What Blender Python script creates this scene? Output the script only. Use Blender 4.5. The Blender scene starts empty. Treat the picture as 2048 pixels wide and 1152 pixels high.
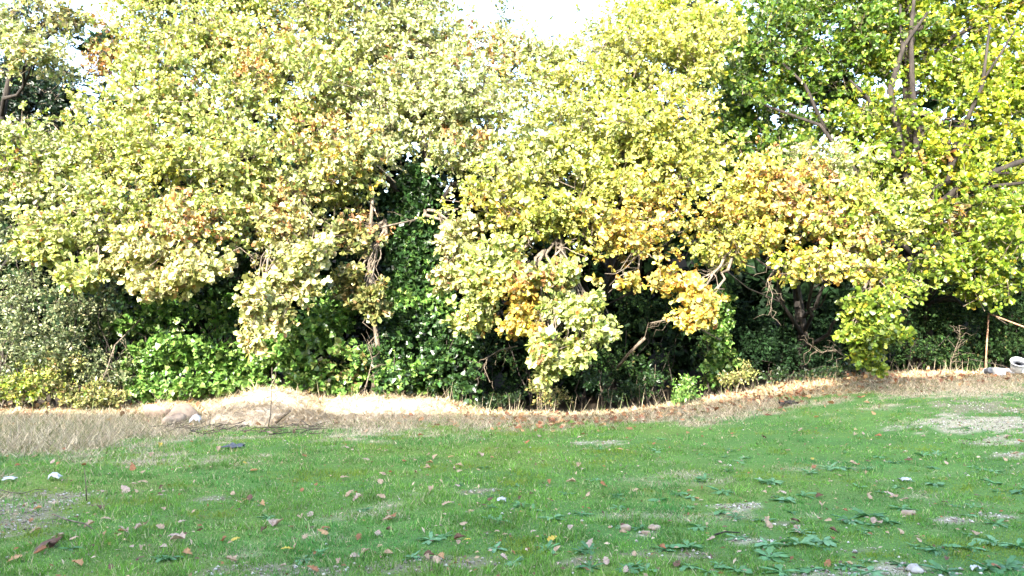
import bpy, math
import numpy as np
from math import radians, sin, cos, tan, pi
rng = np.random.default_rng(11)
S = bpy.context.scene
COL = S.collection

# ------------------------------------------------------------------ camera, sky, sun, exposure
CAM_Z, PITCH, F = 1.5, radians(2.29), 1600.0          # F in pixels of the 2048 px wide photograph
cam = bpy.data.cameras.new('camera'); cam.sensor_width = 36.0; cam.lens = F / 2048 * 36.0
cam.clip_end = 3000.0
camo = bpy.data.objects.new('camera', cam); COL.objects.link(camo)
camo.location = (0, 0, CAM_Z); camo.rotation_euler = (pi / 2 + PITCH, 0, 0)
S.camera = camo
SUN_EL, SUN_AZ = radians(28), radians(22)             # sun behind the camera, a little to the left
w = bpy.data.worlds.new('World'); S.world = w; w.use_nodes = True
nt = w.node_tree; bg = nt.nodes['Background']
sky = nt.nodes.new('ShaderNodeTexSky'); sky.sky_type = 'NISHITA'; sky.sun_disc = False
sky.sun_elevation = SUN_EL; sky.sun_rotation = pi + SUN_AZ
sky.dust_density = 3.0; sky.air_density = 1.0
nt.links.new(sky.outputs[0], bg.inputs[0]); bg.inputs[1].default_value = 0.15
sl = bpy.data.lights.new('sun', 'SUN'); sl.energy = 2.8; sl.angle = radians(0.53); sl.color = (1.0, 0.95, 0.85)
so = bpy.data.objects.new('sun', sl); COL.objects.link(so); so.location = (-10, -20, 20)
so.rotation_euler = (pi / 2 - SUN_EL, 0, -SUN_AZ)
S.view_settings.view_transform = 'Standard'; S.view_settings.look = 'None'
S.view_settings.exposure = 3.3; S.view_settings.gamma = 1.0
S.render.engine = 'CYCLES'
cy = S.cycles
cy.max_bounces = 5; cy.diffuse_bounces = 3; cy.glossy_bounces = 2; cy.transmission_bounces = 3
cy.caustics_reflective = False; cy.caustics_refractive = False
cy.use_denoising = True; cy.sample_clamp_indirect = 6.0
SUN_DIR = np.array([-sin(SUN_AZ) * cos(SUN_EL), -cos(SUN_AZ) * cos(SUN_EL), sin(SUN_EL)])

# ------------------------------------------------------------------ helpers
def at(px, py, Y):
    """world point that the photograph shows at (px, py), standing Y metres ahead"""
    a, b = (px - 1024) / F, (576 - py) / F
    dy = cos(PITCH) - b * sin(PITCH); dz = sin(PITCH) + b * cos(PITCH)
    return np.array([a * Y / dy, Y, CAM_Z + dz * Y / dy])

def hash2(ix, iy, seed):
    h = (ix * 374761393 + iy * 668265263 + seed * 974634777) & 0xffffffff
    h = ((h ^ (h >> 13)) * 1274126177) & 0xffffffff
    return ((h ^ (h >> 16)) & 0xffff) / 65535.0

def noise2(x, y, seed=0):
    x = np.asarray(x, float); y = np.asarray(y, float)
    ix = np.floor(x).astype(np.int64); iy = np.floor(y).astype(np.int64)
    fx = x - ix; fy = y - iy
    fx = fx * fx * (3 - 2 * fx); fy = fy * fy * (3 - 2 * fy)
    a = hash2(ix, iy, seed); b = hash2(ix + 1, iy, seed); c = hash2(ix, iy + 1, seed); d = hash2(ix + 1, iy + 1, seed)
    return a + (b - a) * fx + (c - a) * fy + (a - b - c + d) * fx * fy

def fbm(x, y, seed=0, o=4):
    x = np.asarray(x, float); y = np.asarray(y, float)
    v = 0; am = .5; t = 0
    for k in range(o):
        v = v + am * noise2(x * 2 ** k, y * 2 ** k, seed + k); t += am; am *= .55
    return v / t

def sstep(a, b, x):
    t = np.clip((np.asarray(x, float) - a) / (b - a), 0, 1); return t * t * (3 - 2 * t)

def unit(v):
    v = np.asarray(v, float); return v / (np.linalg.norm(v, axis=-1, keepdims=True) + 1e-9)

def edge_y(x):
    """distance at which the lawn ends and the wood begins"""
    return np.interp(x, [-40, -9, -6, -4.5, -1.5, -.5, .8, 2.4, 4.6, 7, 10, 40], [15, 13.3, 13.1, 13.5, 13.4, 12.7, 12.5, 13.0, 14.4, 15.3, 15.9, 17])

def ground_z(x, y):
    x = np.asarray(x, float); y = np.asarray(y, float)
    e = edge_y(x)
    z = 0.42 * sstep(.8, 7.5, x) * sstep(7.0, 15.0, y)
    z = z - 0.55 * sstep(e + .1, e + 1.9, y) * sstep(-2.2, -.3, x) * (1 - sstep(4.3, 6, x))
    z = z + 4.6 * sstep(20.5, 27, y)  # hillside added behind the wood to keep backlight out of the hollow
    z = z + 0.16 * sstep(11.9, 13.4, y) * sstep(-7, -5, x) * (1 - sstep(-1.2, -.3, x))
    z = z + 0.05 * (fbm(x * .7, y * .7, 3, 3) - .5) * sstep(40, 10, np.abs(y))
    z = z + 0.022 * (fbm(x * 3, y * 3, 5, 3) - .5)
    return z

def on_ground(px, py):
    """point of the ground seen at a pixel"""
    Y = 6.0
    for _ in range(40):
        p = at(px, py, Y); g = float(ground_z(p[0], p[1]))
        q = at(px, py, Y + .01); dz = (q[2] - p[2]) / .01
        Y = min(max(Y + np.clip((g - p[2]) / dz, -2, 2) * .7, 2.5), 30)
    p = at(px, py, Y); p[2] = float(ground_z(p[0], p[1])); return p

def new_mesh(name, V, Tri, colors=None, mat=None, smooth=False, loop_total=3):
    V = np.asarray(V, np.float32).reshape(-1, 3); Tri = np.asarray(Tri, np.int32).reshape(-1, loop_total)
    me = bpy.data.meshes.new(name)
    me.vertices.add(len(V)); me.vertices.foreach_set('co', V.ravel())
    me.loops.add(Tri.size); me.loops.foreach_set('vertex_index', Tri.ravel())
    me.polygons.add(len(Tri)); me.polygons.foreach_set('loop_start', np.arange(0, Tri.size, loop_total, dtype=np.int32))
    if smooth: me.polygons.foreach_set('use_smooth', np.ones(len(Tri), bool))
    me.update(calc_edges=True)
    if colors is not None:
        c = np.ones((len(V), 4), np.float32); c[:, :3] = colors
        at_ = me.attributes.new('Col', 'FLOAT_COLOR', 'POINT'); at_.data.foreach_set('color', c.ravel())
    if mat: me.materials.append(mat)
    return me

def link(name, me, parent=None, loc=None):
    o = bpy.data.objects.new(name, me); COL.objects.link(o)
    if parent is not None: o.parent = parent
    if loc is not None: o.location = loc
    return o

def tag(o, label=None, cat=None, group=None, kind=None):
    if label: o['label'] = label
    if cat: o['category'] = cat
    if group: o['group'] = group
    if kind: o['kind'] = kind
    return o

def empty(name, loc):
    o = bpy.data.objects.new(name, None); COL.objects.link(o); o.location = [float(v) for v in loc]
    o.empty_display_size = .2; return o

class MB:
    """collects tubes, boxes and lathes as triangles"""
    def __init__(s): s.v = []; s.t = []; s.n = 0
    def add(s, V, T):
        V = np.asarray(V, float).reshape(-1, 3); T = np.asarray(T, int).reshape(-1, 3)
        s.v.append(V); s.t.append(T + s.n); s.n += len(V); return s
    def tube(s, pts, rad, sides=5, cap=True):
        P = np.asarray(pts, float); n = len(P); rad = np.broadcast_to(np.asarray(rad, float), (n,))
        tn = unit(np.gradient(P, axis=0))
        ref = np.array([0.3, .2, 1.0]) if abs(tn[0][2]) < .8 else np.array([1.0, .1, .2])
        u = unit(np.cross(tn, ref)); v = np.cross(tn, u)
        a = np.arange(sides) * 2 * pi / sides
        ring = P[:, None] + rad[:, None, None] * (np.cos(a)[None, :, None] * u[:, None] + np.sin(a)[None, :, None] * v[:, None])
        V = ring.reshape(-1, 3); T = []
        for i in range(n - 1):
            for j in range(sides):
                k = (j + 1) % sides; a0 = i * sides
                T += [(a0 + j, a0 + k, a0 + sides + k), (a0 + j, a0 + sides + k, a0 + sides + j)]
        if cap:
            V = np.vstack([V, P[:1], P[-1:]]); b = n * sides
            for j in range(sides):
                k = (j + 1) % sides; T += [(b, k, j), (b + 1, (n - 1) * sides + j, (n - 1) * sides + k)]
        return s.add(V, T)
    def box(s, c, d, R=None):
        V = np.array([[x, y, z] for x in (-1, 1) for y in (-1, 1) for z in (-1, 1)], float) * np.asarray(d) / 2
        if R is not None: V = V @ np.asarray(R).T
        T = [(0,1,3),(0,3,2),(4,6,7),(4,7,5),(0,4,5),(0,5,1),(2,3,7),(2,7,6),(0,2,6),(0,6,4),(1,5,7),(1,7,3)]
        return s.add(V + np.asarray(c), T)
    def lathe(s, prof, seg=20, R=None, c=(0, 0, 0)):
        a = np.arange(seg) * 2 * pi / seg; V = []; T = []
        for r, z in prof: V += [(r * cos(t), r * sin(t), z) for t in a]
        for i in range(len(prof) - 1):
            for j in range(seg):
                k = (j + 1) % seg; o = i * seg
                T += [(o + j, o + k, o + seg + k), (o + j, o + seg + k, o + seg + j)]
        V = np.array(V)
        if R is not None: V = V @ np.asarray(R).T
        return s.add(V + np.asarray(c), T)
    def mesh(s, name, mat, smooth=True, origin=(0, 0, 0), col=None):
        return new_mesh(name, np.vstack(s.v) - np.asarray(origin), np.vstack(s.t), col, mat, smooth)

# ------------------------------------------------------------------ materials
def mat_new(name):
    m = bpy.data.materials.new(name); m.use_nodes = True
    t = m.node_tree; return m, t, t.nodes['Principled BSDF'], t.nodes['Material Output']

def leaf_mat(name, trans=.3, rough=.45, spec=.5, warm=(1.0, 1.0, .55), tgain=1.25):
    m, t, p, out = mat_new(name)
    a = t.nodes.new('ShaderNodeAttribute'); a.attribute_name = 'Col'
    nz = t.nodes.new('ShaderNodeTexNoise'); nz.inputs['Scale'].default_value = 38.0; nz.inputs['Detail'].default_value = 1.0
    geo = t.nodes.new('ShaderNodeNewGeometry'); t.links.new(geo.outputs['Position'], nz.inputs['Vector'])
    mr = t.nodes.new('ShaderNodeMapRange'); mr.inputs[1].default_value = .3; mr.inputs[2].default_value = .7
    mr.inputs[3].default_value = .78; mr.inputs[4].default_value = 1.2
    t.links.new(nz.outputs[0], mr.inputs[0])
    mx = t.nodes.new('ShaderNodeVectorMath'); mx.operation = 'SCALE'
    t.links.new(a.outputs['Color'], mx.inputs[0]); t.links.new(mr.outputs[0], mx.inputs['Scale'])
    t.links.new(mx.outputs[0], p.inputs['Base Color'])
    p.inputs['Roughness'].default_value = rough; p.inputs['Specular IOR Level'].default_value = spec
    tr = t.nodes.new('ShaderNodeBsdfTranslucent')
    m2 = t.nodes.new('ShaderNodeVectorMath'); m2.operation = 'MULTIPLY'
    m2.inputs[1].default_value = [c * tgain for c in warm]
    t.links.new(mx.outputs[0], m2.inputs[0]); t.links.new(m2.outputs[0], tr.inputs[0])
    ms = t.nodes.new('ShaderNodeMixShader'); ms.inputs[0].default_value = trans
    t.links.new(p.outputs[0], ms.inputs[1]); t.links.new(tr.outputs[0], ms.inputs[2])
    t.links.new(ms.outputs[0], out.inputs['Surface'])
    return m

def plain_mat(name, c1, c2, scale=12, rough=.8, bump=.3, detail=5, stretch=(1, 1, 1), spec=.3, metal=0):
    m, t, p, out = mat_new(name)
    tc = t.nodes.new('ShaderNodeTexCoord'); mp = t.nodes.new('ShaderNodeMapping'); mp.inputs['Scale'].default_value = stretch
    nz = t.nodes.new('ShaderNodeTexNoise'); nz.inputs['Scale'].default_value = scale; nz.inputs['Detail'].default_value = detail
    t.links.new(tc.outputs['Object'], mp.inputs[0]); t.links.new(mp.outputs[0], nz.inputs['Vector'])
    cr = t.nodes.new('ShaderNodeValToRGB'); cr.color_ramp.elements[0].position = .32; cr.color_ramp.elements[1].position = .7
    cr.color_ramp.elements[0].color = (*c1, 1); cr.color_ramp.elements[1].color = (*c2, 1)
    t.links.new(nz.outputs[0], cr.inputs[0]); t.links.new(cr.outputs[0], p.inputs['Base Color'])
    p.inputs['Roughness'].default_value = rough; p.inputs['Specular IOR Level'].default_value = spec; p.inputs['Metallic'].default_value = metal
    if bump:
        b = t.nodes.new('ShaderNodeBump'); b.inputs['Strength'].default_value = bump; b.inputs['Distance'].default_value = .02
        t.links.new(nz.outputs[0], b.inputs['Height']); t.links.new(b.outputs[0], p.inputs['Normal'])
    return m

M = {}
M['oak'] = leaf_mat('oak_leaf', .24, .42, .5)
M['green'] = leaf_mat('green_leaf', .38, .4, .5, (1, 1.05, .35), 1.5)
M['ivy'] = leaf_mat('ivy_leaf', .15, .36, .45, (.8, 1.1, .4))
M['shrub'] = leaf_mat('shrub_leaf', .18, .4, .4, (.9, 1.05, .5))
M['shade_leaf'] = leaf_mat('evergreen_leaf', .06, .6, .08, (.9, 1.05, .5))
M['grass'] = leaf_mat('grass_blade', .30, .65, .08, (.95, 1.05, .5))
M['straw'] = leaf_mat('straw', .2, .6, .25, (1, .9, .6))
M['weed'] = leaf_mat('weed_leaf', .2, .5, .4, (.8, 1.1, .7))
M['bark'] = plain_mat('oak_bark', (.018, .014, .011), (.075, .062, .05), 14, .9, .8, 6, (1, 1, .25))
M['dark_bark'] = plain_mat('dark_bark', (.008, .006, .005), (.032, .026, .021), 14, .9, .8, 6, (1, 1, .25))
M['pale_bark'] = plain_mat('pale_bark', (.06, .045, .032), (.20, .165, .125), 18, .85, .6, 6, (1, 1, .3))
M['twig'] = plain_mat('dry_twig', (.06, .045, .03), (.18, .145, .105), 30, .85, .2)

# ground: straw / soil / gravel shares are carried as colour of the ground itself
gm, t, p, out = mat_new('ground_cover')
a = t.nodes.new('ShaderNodeAttribute'); a.attribute_name = 'Col'
geo = t.nodes.new('ShaderNodeNewGeometry')
n1 = t.nodes.new('ShaderNodeTexNoise'); n1.inputs['Scale'].default_value = 55; n1.inputs['Detail'].default_value = 6; n1.inputs['Roughness'].default_value = .75
t.links.new(geo.outputs['Position'], n1.inputs['Vector'])
mr = t.nodes.new('ShaderNodeMapRange'); mr.inputs[1].default_value = .28; mr.inputs[2].default_value = .72; mr.inputs[3].default_value = .45; mr.inputs[4].default_value = 1.55
t.links.new(n1.outputs[0], mr.inputs[0])
mx = t.nodes.new('ShaderNodeVectorMath'); mx.operation = 'SCALE'
t.links.new(a.outputs['Color'], mx.inputs[0]); t.links.new(mr.outputs[0], mx.inputs['Scale'])
t.links.new(mx.outputs[0], p.inputs['Base Color']); p.inputs['Roughness'].default_value = .95; p.inputs['Specular IOR Level'].default_value = .15
b = t.nodes.new('ShaderNodeBump'); b.inputs['Strength'].default_value = .7; b.inputs['Distance'].default_value = .02
t.links.new(n1.outputs[0], b.inputs['Height']); t.links.new(b.outputs[0], p.inputs['Normal'])
M['ground'] = gm

# ------------------------------------------------------------------ leaf templates and instancing
# x across, y along the leaf, z = normal
T_OAK = (np.array([[0,0,0],[0,.55,-.07],[0,1,-.03],[-.20,.30,.04],[-.33,.74,.05],[.20,.30,.04],[.33,.74,.05]], float),
         np.array([[0,1,3],[3,1,4],[4,1,2],[0,5,1],[5,6,1],[6,2,1]]))
T_OAK4 = (np.array([[0,0,0],[-.24,.36,.07],[-.30,.78,.06],[0,1,-.06],[.30,.78,.06],[.24,.36,.07]], float), np.array([[0,3,1],[1,3,2],[0,5,3],[5,4,3]]))
_lob = [(.0,.03),(.16,.13),(.26,.11),(.40,.27),(.50,.19),(.68,.34),(.77,.25),(.92,.22),(1.,0)]
def lobed(curl=.1, fold=.08, wob=0.0, seed=0):
    r = np.random.default_rng(seed); V = []; n = len(_lob)
    for y, wd in _lob:
        zc = -curl * (y - .2) ** 2 * 2
        V += [(-wd, y + .02, zc + fold * wd * 3 + r.normal() * wob), (0, y, zc), (wd, y + .02, zc + fold * wd * 3 + r.normal() * wob)]
    T = []
    for i in range(n - 1):
        o = i * 3
        T += [(o, o + 1, o + 4), (o, o + 4, o + 3), (o + 1, o + 2, o + 5), (o + 1, o + 5, o + 4)]
    return np.array(V, float), np.array(T)
T_IVY = (np.array([[0,.08,-.04],[-.48,.10,.07],[-.34,.52,.04],[0,1,-.12],[.34,.52,.04],[.48,.10,.07]], float),
         np.array([[0,3,1],[1,3,2],[0,5,3],[5,4,3]]))
T_SM = (np.array([[0,0,0],[-.24,.5,.07],[0,1,-.05],[.24,.5,.07]], float), np.array([[0,2,1],[0,3,2]]))
T_NEEDLE = (np.array([[-.06,0,0],[.06,0,0],[0,1,0]], float), np.array([[0,1,2]]))

def frames(axis, nrm):
    y = unit(axis); z = nrm - (nrm * y).sum(-1, keepdims=True) * y
    z = unit(z); x = np.cross(y, z); return x, y, z

def leaf_arrays(tmpl, pos, axis, nrm, size, color, width=1.0):
    V, T = tmpl; N = len(pos); x, y, z = frames(axis, nrm)
    size = np.broadcast_to(size, (N,))[:, None, None]
    wd = np.broadcast_to(width, (N,))[:, None, None]
    P = pos[:, None] + size * (V[None, :, 0:1] * wd * x[:, None] + V[None, :, 1:2] * y[:, None] + V[None, :, 2:3] * z[:, None])
    TT = T[None] + (np.arange(N) * len(V))[:, None, None]
    C = np.repeat(np.broadcast_to(color, (N, 3)), len(V), axis=0)
    return P.reshape(-1, 3), TT.reshape(-1, 3), C

def leaf_mesh(name, parts, mat, origin=(0, 0, 0)):
    Vs, Ts, Cs, n = [], [], [], 0
    for V, T, C in parts:
        Vs.append(V); Ts.append(T + n); Cs.append(C); n += len(V)
    return new_mesh(name, np.vstack(Vs) - np.asarray(origin), np.vstack(Ts), np.vstack(Cs), mat)

def rnd_dir(n):
    return unit(rng.normal(size=(n, 3)))

# leaf colour sets: (colour, weight)
PAL = {
 'pale':   [((.34,.36,.13),5),((.28,.32,.09),5),((.39,.39,.17),3),((.20,.26,.06),4),((.50,.43,.06),.7),((.34,.17,.06),.5)],
 'cream':  [((.42,.39,.19),5),((.35,.35,.14),5),((.30,.33,.11),3),((.36,.22,.10),.8)],
 'silver': [((.32,.34,.17),5),((.26,.30,.11),4),((.38,.37,.18),3),((.20,.25,.08),2)],
 'yellow': [((.36,.36,.085),5),((.29,.32,.07),4),((.42,.40,.10),3),((.20,.26,.045),2.5),((.46,.40,.04),.8)],
 'saffron':[((.46,.36,.07),4),((.46,.26,.05),2.2),((.36,.35,.11),4),((.34,.16,.05),1),((.52,.43,.04),1)],
 'rust':   [((.34,.17,.07),4),((.42,.25,.09),3),((.26,.12,.05),2),((.42,.34,.14),4)],
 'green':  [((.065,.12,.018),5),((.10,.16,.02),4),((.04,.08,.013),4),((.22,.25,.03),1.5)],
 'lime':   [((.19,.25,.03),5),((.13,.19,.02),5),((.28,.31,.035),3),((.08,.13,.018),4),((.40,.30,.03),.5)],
 'gold':   [((.28,.31,.03),5),((.36,.35,.03),3),((.19,.25,.025),5),((.11,.16,.02),2),((.40,.26,.03),.6)],
 'ivy':    [((.016,.040,.011),5),((.024,.060,.015),4),((.05,.10,.022),2)],  # dark ivy green, lowered further to stand for ivy in shade
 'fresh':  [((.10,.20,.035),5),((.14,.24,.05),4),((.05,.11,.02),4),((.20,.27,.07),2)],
 'grey':   [((.12,.145,.065),5),((.17,.185,.09),4),((.06,.085,.035),5),((.24,.23,.12),1.5)],
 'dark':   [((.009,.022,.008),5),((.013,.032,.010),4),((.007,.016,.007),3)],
 'understory': [((.016,.036,.010),5),((.030,.060,.014),3),((.010,.022,.008),5),((.06,.055,.02),.5)],  # these and the 'dark' tones lowered to deepen the shade under the trees
 'conifer':[((.025,.06,.03),5),((.04,.08,.035),3)],
 'olive':  [((.16,.17,.05),5),((.22,.20,.07),4),((.11,.13,.04),4),((.26,.18,.07),1.5)],
}
def pick(pal, n, jit=.16):
    cs = np.array([c for c, _ in PAL[pal]]); ws = np.array([w_ for _, w_ in PAL[pal]], float); ws /= ws.sum()
    c = cs[rng.choice(len(cs), n, p=ws)]
    return np.clip(c * (1 + rng.normal(size=(n, 1)) * jit) * (1 + rng.normal(size=(n, 3)) * .05), .004, .8)

def blob_world(b):
    px, py, Y, rx, rz = b[:5]
    ry = b[5] if len(b) > 5 and b[5] else None
    c = at(px, py, Y); R = np.array([rx * Y / F, 0, rz * Y / F]); R[1] = ry if ry else .75 * (R[0] + R[2]) / 2 + .15
    return c, R

def split_lobes(blobs, k=5, f=.55, hang=0.0):
    """break each big lobe into smaller uneven ones"""
    out_ = []
    for b in blobs:
        b = list(b) + [None] * (8 - len(b)); n = max(2, int(round(k * (b[7] or 1.0) ** .5)))
        ry = b[5] if b[5] else .75 * (b[3] + b[4]) / 2 * b[2] / F + .15
        for i in range(n):
            d = rnd_dir(1)[0] * rng.uniform(.35, .85); ff = f * rng.uniform(.7, 1.3)
            out_.append((b[0] + d[0] * b[3], b[1] + d[2] * b[4] + hang * b[4] * rng.random() ** 2, b[2] - abs(d[1]) * ry * (1 if rng.random() < .75 else -1), b[3] * ff, b[4] * ff * rng.uniform(.7, 1.1), ry * ff, b[6], b[7] or 1.0))
    return out_

def clusters_for(blobs, pal, dens=1.0, sub_r=.30, per=9, accents=(), back=.3, flat=.72):
    """sprays of leaves: each big lobe of the crown carries small flat sub-lobes, each of those carries twig tips"""
    tips, dirs, pals = [], [], []
    for b in blobs:
        c, R = blob_world(b); bp = b[6] if len(b) > 6 and b[6] else pal; bd = b[7] if len(b) > 7 else 1.0
        area = 4 * pi * ((R[0] * R[1]) ** 1.6 + (R[0] * R[2]) ** 1.6 + (R[1] * R[2]) ** 1.6) ** (1 / 1.6) / 3 ** (1 / 1.6)
        n = max(3, int(area / (sub_r ** 2 * 2.1) * dens * bd))
        d = rnd_dir(n * 2); d = d[(d[:, 1] < .25) | (rng.random(len(d)) < back)][:n]
        n = len(d)
        ph = rng.random(3) * 6.28
        lump = 1 + .14 * np.sin(d[:, 0] * 5 + ph[0]) + .14 * np.sin(d[:, 2] * 6 + ph[1]) + .10 * np.sin(d[:, 1] * 5 + ph[2])
        stray = rng.random(n) < .11
        rad = np.where(rng.random(n) < .22, rng.uniform(.3, .8, n), rng.uniform(.78, 1.05, n)) * lump; rad = np.where(stray, rng.uniform(1.08, 1.45, n), rad)
        sc = c + d * R * rad[:, None]
        for i in range(n):
            k = max(3, int(rng.normal(per, 2) * (.5 if stray[i] else 1)))
            e = rnd_dir(k) * (rng.random((k, 1)) ** .4) * sub_r * rng.uniform(.75, 1.35) * np.array([1.1, 1.0, flat])
            q = sc[i] + e
            tips.append(q); dirs.append(unit(unit(e + 1e-4) * .7 + d[i] * .9 + np.array([0, 0, .15]) + rng.normal(size=(k, 3)) * .3))
            pl = [bp] * k
            for (ax, ay, ar, ap, pr) in accents:
                s = at(ax, ay, sc[i][1]); dd = np.hypot(sc[i][0] - s[0], sc[i][2] - s[2]) / (ar * sc[i][1] / F)
                if dd < 1.15:
                    lp = pr * (1.3 - dd) * (1.3 if rng.random() < .5 else .3)
                    pl = [ap if rng.random() < lp else q_ for q_ in pl]
            pals += pl
    return np.vstack(tips), np.vstack(dirs), np.array(pals)

def foliage(tips, dirs, pals, tmpl, size, leaves=7, spread=.85, up=.55, sunny=.35, jit=.16):
    """a rosette of leaves at every twig tip"""
    N = len(tips); L = leaves
    pos = np.repeat(tips, L, 0); dr = np.repeat(dirs, L, 0)
    ax = unit(dr * rng.uniform(.1, 1.0, (N * L, 1)) + rnd_dir(N * L) * spread + np.array([0, 0, -.12]))
    nr = unit(dr * .5 + np.array([0, 0, up * .7]) + SUN_DIR * sunny * .5 + rng.normal(size=(N * L, 3)) * .62)
    sz = np.repeat(size * rng.uniform(.7, 1.3, N), L) * rng.uniform(.5, 1.3, N * L)
    col = np.zeros((N * L, 3)); pl = np.repeat(pals, L)
    for u in np.unique(pl):
        k = pl == u; col[k] = pick(u, int(k.sum()), jit)
    # leaves of one spray resemble each other
    tint = np.repeat(np.clip(.94 + rng.normal(size=(N, 1)) * .2, .45, 1.4), L, 0); col = np.clip(col * tint, .004, .8)
    pos = pos + ax * .01 - dr * rng.uniform(0, .10, (N * L, 1))
    return leaf_arrays(tmpl, pos, ax, nr, sz, col, rng.uniform(.85, 1.25, N * L))

def wiggle(a, b, n=6, amp=.12, sag=0.0):
    a = np.asarray(a, float); b = np.asarray(b, float); t = np.linspace(0, 1, n)[:, None]
    L = np.linalg.norm(b - a); o = rng.normal(size=(n, 3)) * amp * L * .35; o[0] = 0; o[-1] = 0
    p = a + (b - a) * t + o; p[:, 2] += sag * L * np.sin(pi * t[:, 0]); return p

def twigs_mb(tips, dirs, share=.35, length=.3, r=.006):
    mb = MB(); k = np.where(rng.random(len(tips)) < share)[0]
    for i in k:
        L = length * rng.uniform(.5, 1.6)
        p0 = tips[i] - dirs[i] * L + rng.normal(size=3) * .06; mb.tube([p0, tips[i]], [r * 1.4, r * .6], 3, False)
    return mb

def make_tree(name, label, trunk_px, trunk_Y, blobs, pal, boughs=(), dens=1.0, size=.08, leaves=8, mat='oak', tmpl=T_OAK4,
              accents=(), sub_r=.30, per=9, trunk_r=.16, limbs=(), bark='dark_bark', cat='tree', group=None, top=None, bsize=.095, fill=.9, twig_share=.25,
              back=.3, trunk_pts=None, up=.55, jit=.16):
    base = at(trunk_px, 800, trunk_Y); base[2] = float(ground_z(base[0], base[1]))
    root = empty(name, base); tag(root, label, cat, group)
    cs = [blob_world(b) for b in blobs]
    topz = max(c[2] for c, R in cs) if top is None else top
    tp = trunk_pts
    if tp is None:
        cx = np.mean([c[0] for c, R in cs])
        tp = wiggle(base - np.array([0, 0, .15]), (base[0] * .6 + cx * .4, base[1] + .1, topz), 9, .06)
    tp = np.asarray(tp, float)
    mb = MB(); mb.tube(tp, trunk_r * np.linspace(1, .25, len(tp)) * np.where(np.arange(len(tp)) == 0, 1.35, 1), 9)
    link('trunk', mb.mesh('trunk', M[bark], origin=base), root)
    for c, R in cs:                                           # a limb to each lobe of the crown
        h = np.clip(c[2] - R[2] * .3 - np.linalg.norm((c - tp[0])[:2]) * .55, tp[1][2], tp[-1][2])
        s = np.array([np.interp(h, tp[:, 2], tp[:, k]) for k in range(3)])
        pts = wiggle(s, c + np.array([0, 0, -.05]), 6, .14, .05)
        mb = MB(); r0 = trunk_r * .34; mb.tube(pts, np.linspace(r0, .014, 6), 6)
        for _ in range(5):
            i = rng.integers(2, 6); e = c + rnd_dir(1)[0] * R * .85
            mb.tube(wiggle(pts[i], e, 4, .16), np.linspace(.018, .006, 4), 4, False)
        link('limb', mb.mesh('limb', M[bark], origin=base), root)
    for pts, r0, r1 in limbs:
        P = np.array([at(q[0], q[1], q[2] - (.75 if q[1] < 480 else 0)) for q in pts]); mb = MB(); mb.tube(P, np.linspace(r0, r1, len(P)), 7)
        link('limb', mb.mesh('limb', M[bark], origin=base), root)
    tips, dirs, pals = clusters_for(split_lobes(blobs, 6, .52), pal, dens * .58, sub_r, per, accents, back)
    t2, d2, p2 = clusters_for([b_ for b_ in blobs if b_[1] < 480], pal, dens * fill, sub_r * 1.35, per, accents, back)
    tips, dirs, pals = np.vstack([tips, t2]), np.vstack([dirs, d2]), np.concatenate([pals, p2])
    cr = link('crown', leaf_mesh('crown', [foliage(tips, dirs, pals, tmpl, size, leaves, up=up, jit=jit)], M[mat], base), root); cr['kind'] = 'stuff'
    tw = link('twigs', twigs_mb(tips, dirs, twig_share).mesh('twigs', M['twig'], origin=base), root); tw['kind'] = 'stuff'
    nl = len(tips) * leaves
    for bb in boughs:                                         # low boughs that hang out towards the lawn
        bl = bb['blobs']; src = np.array(at(*bb['from']))
        mb = MB()
        for b_ in bl:
            c, R = blob_world(b_); pts = wiggle(src, c, 6, .12, .04); mb.tube(pts, np.linspace(.035, .010, 6), 5)
            for _ in range(bb.get('bare', 6)):
                i = rng.integers(2, 6); e = c + rnd_dir(1)[0] * R * .95
                mb.tube(wiggle(pts[i], e, 4, .2), np.linspace(.011, .004, 4), 4, False)
        bo = link('hanging_bough', mb.mesh('hanging_bough', M['pale_bark'], origin=base), root)
        tips, dirs, pals = clusters_for(split_lobes(bl, 6, .46, .35), bb.get('pal', pal), bb.get('dens', 1.1) * .62, .17, 7, accents, .55, .8)
        dirs = unit(dirs + np.array([0, -.25, -.15]))
        f = link('foliage', leaf_mesh('foliage', [foliage(tips, dirs, pals, LOBE, bb.get('size', bsize), 7, up=.35, sunny=.5)], M[mat], base), bo); f['kind'] = 'stuff'
        nl += len(tips) * 7
    print('TREE', name, 'leaves', nl)
    return root
LOBE = T_OAK

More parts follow.
